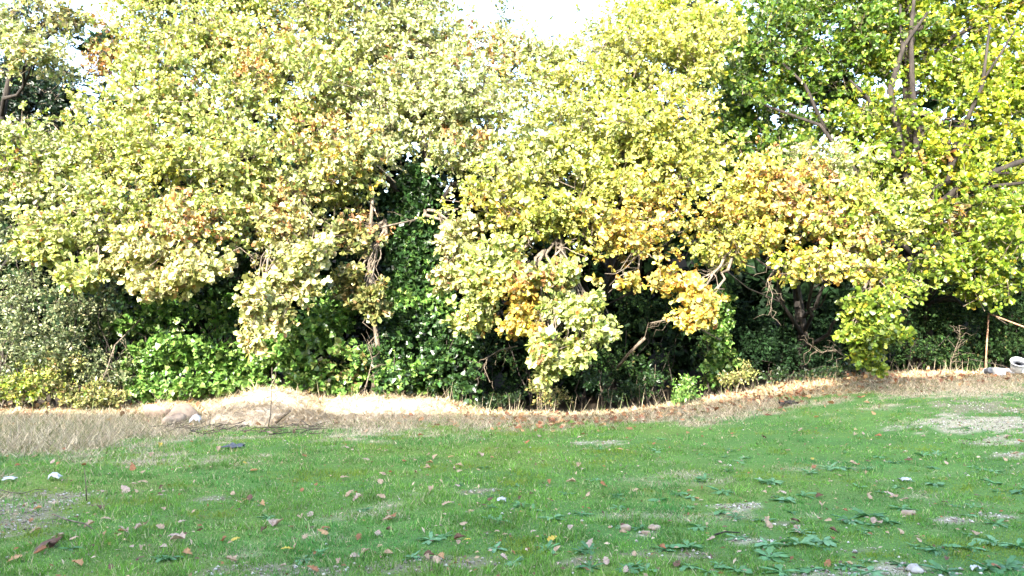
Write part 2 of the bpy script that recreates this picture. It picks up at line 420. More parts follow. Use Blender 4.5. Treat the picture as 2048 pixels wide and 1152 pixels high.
def make_shrub(name, label, blobs, pal, size, mat='shrub', tmpl=T_SM, leaves=7, dens=1.0, sub_r=.18, per=8, group=None, cat='shrub',
               stem='bark', accents=(), back=.35, up=.5, flat=.85, stems=3, split=.62):
    cs = [blob_world(b) for b in blobs]
    bx = np.mean([c[0] for c, R in cs]); by = np.mean([c[1] for c, R in cs]); base = np.array([bx, by, float(ground_z(bx, by))])
    root = empty(name, base); tag(root, label, cat, group)
    for c, R in cs:
        for _ in range(stems):
            g = np.array([c[0] + rng.normal() * R[0] * .3, c[1] + rng.normal() * R[1] * .3, 0]); g[2] = float(ground_z(g[0], g[1])) - .03
            e = c + rnd_dir(1)[0] * R * .8
            mb = MB(); mb.tube(wiggle(g, e, 5, .12), np.linspace(.018, .005, 5), 4, False)
            link('stem', mb.mesh('stem', M[stem], origin=base), root)
    tips, dirs, pals = clusters_for(split_lobes(blobs, 6, .5), pal, dens * split, sub_r, per, accents, back, flat)
    keep = tips[:, 2] > ground_z(tips[:, 0], tips[:, 1]) + .01
    tips, dirs, pals = tips[keep], dirs[keep], pals[keep]
    f = link('foliage', leaf_mesh('foliage', [foliage(tips, dirs, pals, tmpl, size, leaves, up=up)], M[mat], base), root); f['kind'] = 'stuff'
    print('SHRUB', name, len(tips) * leaves)
    return root
#@@STRUCTURE
# ------------------------------------------------------------------ ground
def warp(lo, hi, n_in, ext, n_out):
    a = np.linspace(lo, hi, n_in); s = (hi - lo) / n_in
    g = np.geomspace(s, ext, n_out); return np.concatenate([lo - g[::-1], a, hi + g])
xs = warp(-11, 12.5, 190, 700, 22); ys = warp(3.2, 18, 150, 900, 22)
X, Yg = np.meshgrid(xs, ys, indexing='ij'); Z = ground_z(X, Yg)

PATCH = [(1970,848,150,17,'gravel'),(1830,853,55,8,'gravel'),(2000,884,60,8,'gravel'),(1195,888,40,7,'gravel'),(1475,1013,38,6,'gravel'),
         (2030,912,50,6,'gravel'),(1900,1040,45,6,'gravel'),(1985,1030,30,5,'gravel'),(60,1012,110,28,'soil'),(30,1050,80,25,'soil'),(1300,1068,40,9,'gravel'),
         (1500,1080,60,8,'gravel'),(860,1128,120,18,'soil'),(550,1140,120,14,'soil'),(1780,1142,150,12,'gravel'),(1350,1112,80,10,'soil'),
         (1960,815,110,12,'soil'),(1170,1120,70,8,'soil'),(960,985,45,6,'soil'),(1730,1100,60,8,'soil'),
         (1560,1050,40,5,'soil'),(420,1000,40,6,'soil')]
PW = []
for px, py, rx, ry, kd in PATCH:
    p0 = on_ground(px, py); p1 = on_ground(px, py + ry); PW.append((p0[0], p0[1], rx * p0[1] / F, max(abs(p1[1] - p0[1]), .08), kd))
def cover(x, y):
    """shares of straw, soil and gravel on the ground (0..1 each)"""
    x = np.asarray(x, float); y = np.asarray(y, float); e = edge_y(x)
    nz = fbm(x * 1.1, y * 1.6, 21, 4); n2 = fbm(x * 4, y * 5, 31, 3); n4 = fbm(x * 13, y * 13, 51, 2)
    wid = np.interp(x, [-9, -6, -4.2, -3.5, -1, 1, 3, 5, 10], [6.2, 5.4, 3.6, 2.6, 1.9, 1.0, 1.3, 2.0, 2.6])
    straw = sstep(-.55, .6, (nz - .5) * 2.8 + 1.0 - (e - y) / wid + (n2 - .5) * 1.5 + (n4 - .5) * .8)
    straw = np.maximum(straw, sstep(.60, .80, nz * .6 + n2 * .4) * .45)
    soil = np.zeros_like(x); grav = np.zeros_like(x)
    for cx, cy, rx, ry, kd in PW:
        d = ((x - cx) / rx) ** 2 + ((y - cy) / ry) ** 2
        m = sstep(1.15, .6, d + (n2 - .5) * 3.6 + (n4 - .5) * 3.4) * (.5 + .5 * n4)
        if kd == 'soil': soil = np.maximum(soil, m)
        else: grav = np.maximum(grav, m)
    return straw, soil, grav
st, sg, gv = cover(X, Yg)
n3 = fbm(X * 2.2, Yg * 2.2, 41, 4)
yl = sstep(.35, .7, fbm(X * .5, Yg * .7, 131, 3)) * sstep(4.5, 1, X)
c_green = np.stack([.055 + .05 * n3 + .04 * yl, .13 + .07 * n3 + .01 * yl, .033 + .012 * n3], -1)
mixc = lambda a_, b_, m: a_ * (1 - m[..., None]) + np.asarray(b_) * m[..., None]
C = mixc(c_green, (.40, .34, .245), st); C = mixc(C, (.22, .18, .13), sg); C = mixc(C, (.42, .36, .265), gv)
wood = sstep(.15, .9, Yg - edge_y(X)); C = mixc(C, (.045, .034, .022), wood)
nx_, ny_ = X.shape
idx = np.arange(nx_ * ny_).reshape(nx_, ny_)
Q = np.stack([idx[:-1, :-1], idx[1:, :-1], idx[1:, 1:], idx[:-1, 1:]], -1).reshape(-1, 4)
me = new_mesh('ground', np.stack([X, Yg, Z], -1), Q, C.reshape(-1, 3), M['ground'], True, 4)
tag(link('ground', me), 'lawn and woodland floor', kind='structure')

# ------------------------------------------------------------------ the house behind the camera, whose shade covers the lawn
M['render_wall'] = plain_mat('whitewash', (.70, .68, .64), (.80, .78, .74), 3, .9, .1)
M['roof_tile'] = plain_mat('roof_tile', (.22, .09, .05), (.34, .16, .09), 9, .85, .4)
M['dark_glass'] = plain_mat('window_glass', (.03, .035, .04), (.05, .055, .06), 2, .1, 0, spec=.6)
M['shutter'] = plain_mat('shutter_paint', (.10, .14, .09), (.13, .18, .11), 8, .6, .1)
def house(name, label, x0, x1, y1, eave, depth=8.0, front_gable=0.0):
    """eave: height of the wall on the lawn side; front_gable: rise of a gable that faces the lawn"""
    base = np.array([(x0 + x1) / 2, y1 - depth / 2, 0.0]); root = empty(name, base); tag(root, label, 'house'); xm = (x0 + x1) / 2
    mb = MB()
    if front_gable:
        prof = [(x0, -.2), (x1, -.2), (x1, eave - .1), (xm, eave + front_gable - .1), (x0, eave - .1)]
        V = np.array([(a_, y1, c_) for a_, c_ in prof] + [(a_, y1 - depth, c_) for a_, c_ in prof]); T = [(0,1,2),(0,2,3),(0,3,4),(5,7,6),(5,8,7),(5,9,8)]
        for i in range(5): k = (i + 1) % 5; T += [(i, 5 + i, 5 + k), (i, 5 + k, k)]
        mb.add(V, T)
        R0 = [(x0-.3, y1+.35, eave-.1),(xm, y1+.35, eave+front_gable),(x1+.3, y1+.35, eave-.1)]
        V = R0 + [(a_, y1-depth-.35, c_) for a_, b_, c_ in R0]
        quads = ((0,1,4,3),(1,2,5,4),(6,9,10,7),(7,10,11,8),(0,6,7,1),(1,7,8,2),(3,4,10,9),(4,5,11,10),(0,3,9,6),(2,8,11,5))
    else:
        mb.box(base + (0, 0, eave / 2 - .3), (x1 - x0, depth, eave - .2))
        rz = eave + 1.7; ov = .35; ym = y1 - depth / 2
        V = [(x0-.3, y1+ov, eave-.1),(x1+.3, y1+ov, eave-.1),(x1+.3, ym, rz),(x0-.3, ym, rz),(x0-.3, y1-depth-ov, eave-.1),(x1+.3, y1-depth-ov, eave-.1)]
        quads = ((0,1,2,3),(3,2,5,4),(6,9,8,7),(9,10,11,8),(0,6,7,1),(4,5,11,10),(0,3,9,6),(3,4,10,9),(1,7,8,2),(2,8,11,5))
    link('wall', mb.mesh('wall', M['render_wall'], False, base), root)
    V = np.array(list(V) + [(a_, b_, c_ - .22) for a_, b_, c_ in V]); T = []
    for q in quads: T += [(q[0],q[1],q[2]),(q[0],q[2],q[3])]
    mb = MB(); mb.add(V, T); link('roof', mb.mesh('roof', M['roof_tile'], False, base), root)
    n = max(2, int((x1 - x0) / 3.6))
    for i in range(n):
        x = x0 + (i + .5) * (x1 - x0) / n
        for z in np.arange(1.6, eave - 1.2, 3.1):
            mb = MB(); mb.box((x, y1 + .02, z), (1.0, .1, 1.4)); wn = link('window', mb.mesh('window', M['dark_glass'], False, base), root)
            for s in (-1, 1):
                mb = MB(); mb.box((x + s * .80, y1 + .04, z), (.5, .06, 1.45)); link('shutter', mb.mesh('shutter', M['shutter'], False, base), wn)
KY = cos(SUN_AZ) / tan(SUN_EL); KX = sin(SUN_AZ) / tan(SUN_EL)
HY = -7.0
E1 = (12.5 - (HY + .35)) / KY; E2 = (16.6 - (HY + .35)) / KY
XA = 1.0 - KX * E1                                     # where the gabled wing begins
house('house', 'long whitewashed house facing the lawn from behind the viewer', XA - 32, XA - .6, HY, E1 + .1)
house('gabled_house', 'whitewashed wing with a wide low gable towards the lawn', XA, XA + 15.4, HY + .02, E1, 9.0, E2 - E1)
#@@TREES
# ------------------------------------------------------------------ trees
LOBE = T_OAK
# left oak, pale leaves
make_tree('oak_tree', 'pale olive leaved oak with low boughs over the bright ivy mound', 470, 15.8,
  [(330,60,15.4,140,100),(540,40,15.8,160,120),(250,190,15,90,80),(420,190,14.6,160,110),(620,200,14.8,150,130),(300,320,14,150,85),
   (480,330,13.8,150,95),(640,340,14.2,110,90),(250,420,13.4,140,60),(420,440,13.3,150,65),(565,450,13.5,85,75,None,'cream'),(120,470,13.3,90,45),
   (680,90,15.6,110,110),(460,110,15.2,120,90),(220,290,14.4,80,60),(430,-10,15.8,130,70),(620,-20,16,140,70),(300,-20,15.8,90,60),(200,120,15.4,40,50,None,'rust',.3)], 'pale',
  boughs=[dict(blobs=[(330,550,12.6,95,50),(280,510,12.9,80,45),(390,520,12.8,55,50)], **{'from': (380,420,13.6)}, pal='cream'),
          dict(blobs=[(170,545,12.8,55,45),(90,490,13,70,35)], **{'from': (240,430,13.6)}),
          dict(blobs=[(540,590,12.5,70,55),(530,640,12.4,50,55),(600,530,12.8,55,60)], **{'from': (560,440,13.6)}, pal='cream')],
  accents=[(380,445,55,'rust',.8),(640,260,60,'rust',.5),(520,110,70,'rust',.35),(210,70,60,'rust',.35),(330,320,80,'yellow',.6),(560,410,50,'rust',.6),(480,440,40,'saffron',.4)],
  trunk_r=.17)
# central oak with the ivy-clad trunk
make_tree('oak_tree', 'tall silvery leaved oak rising from the ivy clad trunk', 838, 14.6,
  [(770,60,15.8,140,110),(890,110,15.4,130,100),(800,220,14.8,150,100),(950,220,14.5,140,110),(712,305,13.6,75,65),(960,320,14.0,95,60),
   (1040,120,15.8,100,70),(700,430,14.6,80,60,None,'olive',.3),(880,230,14.4,80,50),(790,-20,16,120,60),(850,60,15.8,90,60)], 'silver',
  boughs=[dict(blobs=[(715,560,13.4,40,45),(745,590,13.3,30,40),(700,480,13.8,60,40)], **{'from': (770,440,14.3)}, pal='olive', dens=.22, bare=12, size=.11),
          dict(blobs=[(915,520,13.2,38,50),(915,450,13.4,40,45)], **{'from': (850,420,14.2)}, pal='cream', dens=.8, bare=8)],
  accents=[(700,300,80,'saffron',.5),(830,140,50,'rust',.5),(960,90,60,'rust',.5),(930,270,30,'rust',.8),(740,420,90,'rust',.3),(980,60,50,'olive',.6)], trunk_r=.2, top=5.0)
# centre right oak with the long hanging bough
make_tree('oak_tree', 'yellow green oak whose longest bough hangs over the dark hollow', 1215, 17.2,
  [(1120,190,15,130,80),(1270,130,15.6,130,75),(1375,140,15.4,85,85),(1080,300,14.2,140,95),(1250,260,14.4,150,110),(1010,400,13.4,110,80),
   (1160,420,13.4,140,90),(1320,370,14,110,90),(1390,270,14.6,70,80),(1310,70,16,110,50),(1410,80,15.8,60,60),(1200,120,15.6,90,50,None,'silver',.7),(1280,470,13.4,90,50,None,'saffron')], 'yellow',
  boughs=[dict(blobs=[(960,560,12.7,55,70),(955,640,12.6,45,45),(1010,520,12.9,70,50)], **{'from': (1080,450,13.6)}, pal='pale', dens=1.2),
          dict(blobs=[(1110,540,12.7,90,70),(1160,620,12.4,60,50),(1200,670,12.3,40,28),(1095,695,12.2,42,42),(1095,738,12.15,20,20),(1150,700,12.3,30,35)], **{'from': (1120,470,13.5)}, pal='pale', dens=1.0, bare=9),
          dict(blobs=[(1040,610,12.6,40,40),(1060,650,12.6,40,25)], **{'from': (1090,500,13.3)}, pal='saffron', dens=.7, bare=12),
          dict(blobs=[(1280,560,13.2,90,40)], **{'from': (1290,450,13.8)}, pal='saffron', dens=.3, bare=10)],
  accents=[(1000,420,60,'saffron',.4),(1070,560,60,'rust',.4),(1030,590,60,'saffron',.6),(1080,680,40,'rust',.3),(1000,130,70,'rust',.4),(1380,230,40,'saffron',.6),(1300,480,110,'saffron',1.0),(1330,400,80,'saffron',.5),(1080,230,150,'silver',.6),(1110,620,40,'silver',.5)],
  trunk_r=.16)
# small saffron oak
make_tree('oak_tree', 'small saffron and orange leaved oak in front of the greener tree', 1610, 15.4,
  [(1450,430,14,110,80),(1580,400,14,130,85),(1700,420,14,120,90),(1510,510,13.6,110,55),(1640,530,13.5,110,55),(1760,500,13.7,100,60),
   (1640,330,14.3,90,50,None,'silver',.8),(1800,560,13.6,60,50,None,'lime')], 'yellow',
  boughs=[dict(blobs=[(1400,590,13.2,55,35),(1390,630,13.1,40,30)], **{'from': (1470,500,13.8)}, pal='saffron', dens=.9, bare=8),
          dict(blobs=[(1740,620,13.2,75,45),(1760,665,13.1,60,30),(1740,705,13.1,35,25)], **{'from': (1740,520,13.8)}, pal='lime', dens=1.1)],
  accents=[(1560,420,150,'saffron',.9),(1600,370,70,'rust',.6),(1580,520,60,'gold',.6),(1420,430,60,'saffron',.7),(1640,520,80,'saffron',.6),(1720,530,70,'saffron',.6),(1740,430,90,'lime',.5),(1800,560,60,'lime',.8),(1700,470,50,'rust',.4)],
  trunk_r=.12)
# large green tree with dark limbs; darker leaf set paints shade into its left side
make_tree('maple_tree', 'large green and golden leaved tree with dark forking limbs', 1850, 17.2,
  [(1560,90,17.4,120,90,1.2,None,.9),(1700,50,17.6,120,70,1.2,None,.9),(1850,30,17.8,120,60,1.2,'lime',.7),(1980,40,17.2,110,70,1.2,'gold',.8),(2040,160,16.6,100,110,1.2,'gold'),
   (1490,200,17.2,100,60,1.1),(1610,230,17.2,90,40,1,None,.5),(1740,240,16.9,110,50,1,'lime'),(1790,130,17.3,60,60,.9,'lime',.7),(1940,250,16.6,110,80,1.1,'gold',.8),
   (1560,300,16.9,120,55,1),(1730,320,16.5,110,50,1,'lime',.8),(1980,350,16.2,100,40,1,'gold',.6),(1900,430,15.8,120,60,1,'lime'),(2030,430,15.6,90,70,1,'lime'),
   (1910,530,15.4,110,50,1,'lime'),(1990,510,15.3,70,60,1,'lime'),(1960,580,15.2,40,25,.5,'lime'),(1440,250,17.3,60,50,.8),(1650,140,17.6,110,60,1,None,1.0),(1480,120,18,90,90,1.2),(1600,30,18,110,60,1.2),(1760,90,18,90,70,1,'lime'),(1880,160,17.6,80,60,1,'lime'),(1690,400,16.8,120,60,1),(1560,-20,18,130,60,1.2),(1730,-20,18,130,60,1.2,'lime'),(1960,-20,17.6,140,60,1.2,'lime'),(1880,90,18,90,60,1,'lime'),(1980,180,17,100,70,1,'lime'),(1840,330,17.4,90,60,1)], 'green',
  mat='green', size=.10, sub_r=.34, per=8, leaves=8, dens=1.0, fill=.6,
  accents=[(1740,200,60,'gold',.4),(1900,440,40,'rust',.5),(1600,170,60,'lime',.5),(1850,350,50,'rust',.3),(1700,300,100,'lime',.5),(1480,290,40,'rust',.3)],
  limbs=[([(1855,800,17.2),(1848,560,17),(1838,400,16.9),(1815,360,16.8)],.16,.11),
         ([(1838,400,16.9),(1900,360,16.7),(1898,310,16.7),(1880,268,16.7)],.08,.03),([(1898,345,16.7),(1915,310,16.7),(1930,285,16.6)],.05,.025),
         ([(1815,360,16.8),(1780,180,17.1),(1808,90,17.2),(1855,25,17.3)],.09,.025),([(1785,170,17.1),(1805,100,17.2),(1800,10,17.3)],.05,.025),
         ([(1840,420,16.9),(1824,150,17.2),(1822,60,17.3),(1830,-20,17.4)],.07,.03),([(1815,360,16.8),(1735,195,17),(1700,160,17)],.05,.02),
         ([(1845,440,16.8),(1930,365,16.4),(2050,320,16.2)],.09,.05),([(1930,370,16.4),(2000,345,16.3),(2060,350,16.2)],.05,.03),([(1880,400,16.6),(1990,372,16.3),(2050,365,16.2)],.05,.03),
         ([(1898,320,16.7),(1965,170,16.6),(1980,50,16.7)],.05,.02),([(1966,160,16.6),(2000,110,16.6),(2030,60,16.6)],.03,.015),
         ([(1650,260,17),(1610,170,17.2),(1560,120,17.3)],.05,.02),([(1845,500,17),(1700,330,16.9),(1640,250,17),(1500,200,17.2)],.07,.02)],
  trunk_r=.22, twig_share=.35, bark='dark_bark')
# far left trees
make_tree('oak_tree', 'pale green oak spray in front of the dark evergreen', -60, 15.2,
  [(70,110,14.6,80,45,.6),(10,60,14.8,60,35,.6),(100,30,15,60,30,.5,'olive',.6),(30,270,14.6,60,40),(60,330,14.2,100,75),(10,360,14.2,70,70),(120,380,14,80,55),(160,310,14.4,50,40)], 'silver',
  accents=[(60,140,50,'saffron',.35),(40,350,60,'rust',.2),(60,320,120,'lime',.35)], trunk_r=.15)
make_tree('holm_oak', 'dark evergreen holm oak showing against the white sky', 40, 19.5,
  [(60,210,19,110,70,1.2),(-20,170,19,90,90,1.2),(130,250,18.8,45,40,.8),(110,190,19,60,35,.8),(30,40,19.5,90,40,1,None,.5),(110,60,19.3,40,25,.6,None,.4)], 'dark', size=.10, tmpl=T_SM, mat='shrub', leaves=9, sub_r=.33, per=10, twig_share=.3)
# far trees over the crowns
make_tree('poplar_tree', 'pale yellow poplar tops behind the oaks', 1330, 25,
  [(1270,45,24.5,60,50,1.2),(1340,35,25,60,45,1.2),(1460,25,25,60,60,1.2),(1190,70,25,30,60,.8,'grey',.5),(1010,60,25,16,60,.4,'grey',.5)], 'gold', size=.13, dens=.7, tmpl=T_SM, mat='green', leaves=7, sub_r=.4, twig_share=.5)
make_tree('pine_tree', 'dark green pine top far behind the poplar tops', 1390, 31,
  [(1385,10,30,55,45,1.2),(1345,25,30.3,30,25,.8),(1420,40,30,35,25,.8)], 'conifer', size=.16, tmpl=T_SM, mat='shrub', leaves=9, sub_r=.35, per=10)
# the dark wood behind, one mass
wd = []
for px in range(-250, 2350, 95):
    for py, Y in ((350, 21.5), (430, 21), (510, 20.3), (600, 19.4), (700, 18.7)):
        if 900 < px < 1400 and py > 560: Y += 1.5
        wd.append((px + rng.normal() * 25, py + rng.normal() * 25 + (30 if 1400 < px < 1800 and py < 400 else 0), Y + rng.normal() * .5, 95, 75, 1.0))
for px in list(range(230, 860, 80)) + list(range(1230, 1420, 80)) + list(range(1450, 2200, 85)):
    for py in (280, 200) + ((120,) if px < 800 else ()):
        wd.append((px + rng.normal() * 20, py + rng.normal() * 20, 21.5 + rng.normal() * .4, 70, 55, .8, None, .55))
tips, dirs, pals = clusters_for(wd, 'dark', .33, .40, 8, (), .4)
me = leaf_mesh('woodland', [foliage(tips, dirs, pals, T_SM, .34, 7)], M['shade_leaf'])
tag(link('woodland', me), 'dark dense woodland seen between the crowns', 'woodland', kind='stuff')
print('WOOD', len(tips) * 7)

# ------------------------------------------------------------------ ivy, shrubs, undergrowth
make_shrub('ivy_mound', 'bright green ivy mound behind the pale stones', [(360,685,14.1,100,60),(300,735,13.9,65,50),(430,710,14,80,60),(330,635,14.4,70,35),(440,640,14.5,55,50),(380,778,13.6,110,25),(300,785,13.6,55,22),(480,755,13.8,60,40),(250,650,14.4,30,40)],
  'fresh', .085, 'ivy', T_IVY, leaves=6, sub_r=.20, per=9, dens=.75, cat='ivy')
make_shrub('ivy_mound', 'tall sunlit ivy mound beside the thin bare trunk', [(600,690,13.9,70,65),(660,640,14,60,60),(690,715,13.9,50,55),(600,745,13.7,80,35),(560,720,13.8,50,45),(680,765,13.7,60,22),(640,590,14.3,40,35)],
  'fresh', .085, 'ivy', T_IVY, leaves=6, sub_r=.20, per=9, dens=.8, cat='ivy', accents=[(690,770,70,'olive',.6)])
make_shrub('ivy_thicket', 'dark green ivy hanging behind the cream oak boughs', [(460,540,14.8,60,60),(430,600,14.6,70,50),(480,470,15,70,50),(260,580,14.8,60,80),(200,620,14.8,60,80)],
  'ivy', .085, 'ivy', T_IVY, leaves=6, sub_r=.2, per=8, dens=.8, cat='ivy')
make_shrub('evergreen_shrub', 'tall grey green evergreen shrub with tiny leaves', [(60,480,13.9,80,60),(60,620,13.6,90,80),(30,560,13.7,70,60),(130,700,13.6,80,60),(40,700,13.4,80,50),(190,640,13.9,50,70),(190,740,13.5,60,40),(-10,440,14,60,60),(150,430,14.2,70,45),(230,500,14.2,50,40)],
  'grey', .06, tmpl=T_SM, leaves=9, sub_r=.24, per=13, dens=.75)
make_shrub('bramble_bush', 'low yellow green bramble at the foot of the grey shrub', [(60,775,13.1,80,35),(150,790,13.1,70,28),(-20,770,13.1,60,40),(210,800,13,40,20),(100,740,13.3,60,30)],
  'olive', .06, tmpl=T_SM, leaves=8, sub_r=.14, per=8, dens=.9, accents=[(60,770,60,'yellow',.5),(70,770,90,'lime',.4)])
# ivy climbing the central trunk
def ivy_column():
    base = at(850, 800, 14.0); base[2] = float(ground_z(base[0], base[1])); root = empty('climbing_ivy', base)
    tag(root, 'dark glossy ivy climbing the tall trunk in the hollow', 'ivy')
    n = 5200; v = rng.random(n) ** .85
    py = 335 + v * 480
    cx = np.interp(py, [335, 450, 560, 640, 720, 815], [838, 832, 832, 838, 850, 852])
    hw = np.interp(py, [335, 380, 450, 560, 640, 720, 815], [22, 42, 48, 58, 75, 100, 105])
    a_ = rng.uniform(-pi * .62, pi * .62, n); Yc = 14.6
    lump = .8 + .45 * fbm(a_ * 2.2 + 10, py / 38.0, 77, 3)
    rr = hw * Yc / F * lump * np.where(rng.random(n) < .2, .8, 1)
    P = np.array([at(c_, y_, Yc) for c_, y_ in zip(cx, py)])
    out_ = np.stack([np.sin(a_), -np.cos(a_), 0 * a_], -1)
    P = P + out_ * rr[:, None] + rng.normal(size=(n, 3)) * .03
    nz = fbm(a_ * 1.5 + 3, py / 60.0, 91, 2)
    pals = np.where(rng.random(n) < sstep(.5, .68, nz) * sstep(430, 600, py) * .7, 'fresh', 'ivy')  # upper column gets only the darker set, painting in the crown's shade
    d = unit(out_ + np.array([0, 0, -.5]) + rng.normal(size=(n, 3)) * .3)
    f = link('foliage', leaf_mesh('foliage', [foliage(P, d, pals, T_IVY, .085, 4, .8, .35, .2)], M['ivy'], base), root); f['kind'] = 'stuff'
    mb = MB()
    for k in range(7):
        pts = [at(838 + 16 * sin(q * 3 + k * 2) + rng.normal() * 4, 812 - q * 450, 14.65) for q in np.linspace(0, 1, 9)]
        mb = MB(); mb.tube(pts, np.linspace(.03, .012, 9), 5)
        link('stem', mb.mesh('stem', M['bark'], origin=base), root)
ivy_column()
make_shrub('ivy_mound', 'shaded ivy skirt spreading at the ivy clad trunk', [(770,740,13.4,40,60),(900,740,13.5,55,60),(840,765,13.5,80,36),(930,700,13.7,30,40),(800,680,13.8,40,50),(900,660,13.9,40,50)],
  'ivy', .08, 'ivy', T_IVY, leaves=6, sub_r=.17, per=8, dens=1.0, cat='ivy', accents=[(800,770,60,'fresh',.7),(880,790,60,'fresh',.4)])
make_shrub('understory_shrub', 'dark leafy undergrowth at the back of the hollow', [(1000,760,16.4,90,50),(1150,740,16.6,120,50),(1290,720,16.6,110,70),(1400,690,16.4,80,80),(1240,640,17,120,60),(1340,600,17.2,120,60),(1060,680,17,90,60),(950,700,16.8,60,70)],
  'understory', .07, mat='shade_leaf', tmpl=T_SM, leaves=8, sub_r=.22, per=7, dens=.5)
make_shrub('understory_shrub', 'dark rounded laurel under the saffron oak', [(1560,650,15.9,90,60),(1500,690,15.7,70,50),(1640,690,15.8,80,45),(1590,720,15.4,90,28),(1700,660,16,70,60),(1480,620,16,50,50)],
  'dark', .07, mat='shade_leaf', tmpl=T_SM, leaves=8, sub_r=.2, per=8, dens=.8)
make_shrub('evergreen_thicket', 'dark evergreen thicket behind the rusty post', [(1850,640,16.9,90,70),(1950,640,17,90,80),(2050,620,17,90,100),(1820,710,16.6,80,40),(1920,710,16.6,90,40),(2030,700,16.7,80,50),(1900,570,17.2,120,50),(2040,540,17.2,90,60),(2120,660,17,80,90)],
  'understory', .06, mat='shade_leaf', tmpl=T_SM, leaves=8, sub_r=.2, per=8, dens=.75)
make_shrub('slim_ivy', 'slim ivy covered stem at the edge of the hollow', [(1432,600,14.9,22,30),(1436,650,14.9,28,35),(1440,705,14.8,30,40),(1420,740,14.7,30,25)],
  'fresh', .07, 'ivy', T_IVY, leaves=6, sub_r=.12, per=6, dens=.8, cat='ivy')
for (nm, lb, bl, pl, sz) in [
  ('sapling_bush', 'small fresh green bush on the rim below the hanging bough', [(1100,790,13.2,38,26),(1085,775,13.3,25,20)], 'olive', .05),
  ('sapling_bush', 'leafy sprigs lit on the rim under the laurel stem', [(1380,775,13.4,30,22),(1365,790,13.3,25,12)], 'fresh', .06),
  ('sapling_bush', 'yellowing sprigs beside the ivy covered stem', [(1490,745,14.1,28,16),(1465,758,14.0,25,12)], 'olive', .055),
  ('sapling_bush', 'dim green sprigs rising inside the hollow', [(1200,760,14.4,36,26),(1230,785,14.0,26,16)], 'ivy', .055),
  ('sapling_bush', 'mixed green sprigs by the broken branch', [(1275,772,14.1,30,28),(1300,745,14.5,22,26)], 'ivy', .055),
  ('sapling_bush', 'trailing greenery at the mouth of the hollow beside the ivy skirt', [(965,800,13.3,30,18),(1020,795,13.6,30,14)], 'understory', .055),
  ('sapling_bush', 'dusty green weeds below the saffron oak bough', [(1690,735,14.9,60,14),(1640,745,14.8,50,12),(1560,748,14.6,50,14)], 'understory', .06)]:
    make_shrub(nm, lb, bl, pl, sz, leaves=6, sub_r=.12, per=5, dens=.5, stem='twig', cat='bush', group='low bushes along the rim of the wood', stems=4)
# ------------------------------------------------------------------ grass, straw
def blades(n, xr, yr, seed, bias):
    r = np.random.default_rng(seed)
    y = yr[0] + (yr[1] - yr[0]) * r.random(n) ** bias
    x = (r.random(n) * 2 - 1) * np.minimum(y * .68 + .4, 12); return x, y, r
def blade_mesh(name, x, y, h, wdt, col, lean, mat, r, lift=0):
    n = len(x); z = ground_z(x, y) - .004 + lift
    a_ = r.random(n) * 2 * pi; u = np.stack([np.cos(a_), np.sin(a_), 0 * a_], -1)
    b_ = r.random(n) * 2 * pi; ld = np.stack([np.cos(b_), np.sin(b_), 0 * b_], -1) * (lean * h)[:, None]
    P = np.stack([x, y, z], -1); tip = P + ld + np.stack([0 * h, 0 * h, h * np.sqrt(np.clip(1 - lean ** 2, .02, 1))], -1)
    V = np.stack([P - u * wdt[:, None] / 2, P + u * wdt[:, None] / 2, tip], 1)
    return new_mesh(name, V, np.arange(3 * n).reshape(-1, 3), np.repeat(col, 3, 0), mat)
n = 430000
x, y, r = blades(n, 0, (3.6, 15.5), 5, 1.55)
st, sg, gv = cover(x, y); keep = (y < edge_y(x) + .1) & (r.random(n) > np.clip(st ** 1.5 * .88 + sg * .8 + gv * 1.1, 0, .99)); x, y = x[keep], y[keep]
n = len(x); big = fbm(x * .8, y * 1.2, 61, 3); clump = fbm(x * 6, y * 6, 71, 3)
h = (.016 + .075 * sstep(.35, .75, clump) * r.random(n) + .02 * np.clip(big - .45, 0, 1)) * r.uniform(.6, 1.6, n) * np.where(x > 1.5, .6, .85)
g0 = np.array([.065, .22, .065]); g1 = np.array([.135, .275, .05]); g2 = np.array([.21, .30, .11]); g3 = np.array([.38, .35, .22])
k = r.random(n)[:, None]; m = np.clip(sstep(.3, .62, big) * .8 + .35 * sstep(4, -2, x) - .25 * sstep(6.5, 4.5, y) * sstep(0, 4, x), 0, 1)[:, None]
col = g0 * (1 - m) + g1 * m; lft = (.08 + .10 * sstep(2, -5, x) + .12 * sstep(9, 12, y))[:, None]; col = np.where(k < .2 + lft, g2, col); col = np.where(k < lft, g3, col); pt = fbm(x * 3.5, y * 3.5, 101, 3); col = col * r.uniform(.6, 1.35, (n, 1)) * (.62 + .76 * pt)[:, None]
yel = (sstep(.60, .72, fbm(x * 1.7, y * 2.4, 81, 3)) * .6)[:, None]; col = col * (1 - yel) + np.array([.20, .25, .03]) * yel
me = blade_mesh('grass', x, y, h, .0035 + .0009 * y * r.uniform(.6, 1.3, n), col, r.uniform(.25, .97, n), M['grass'], r)
tag(link('grass', me), 'short green lawn grass', 'grass', kind='stuff'); print('GRASS', n)
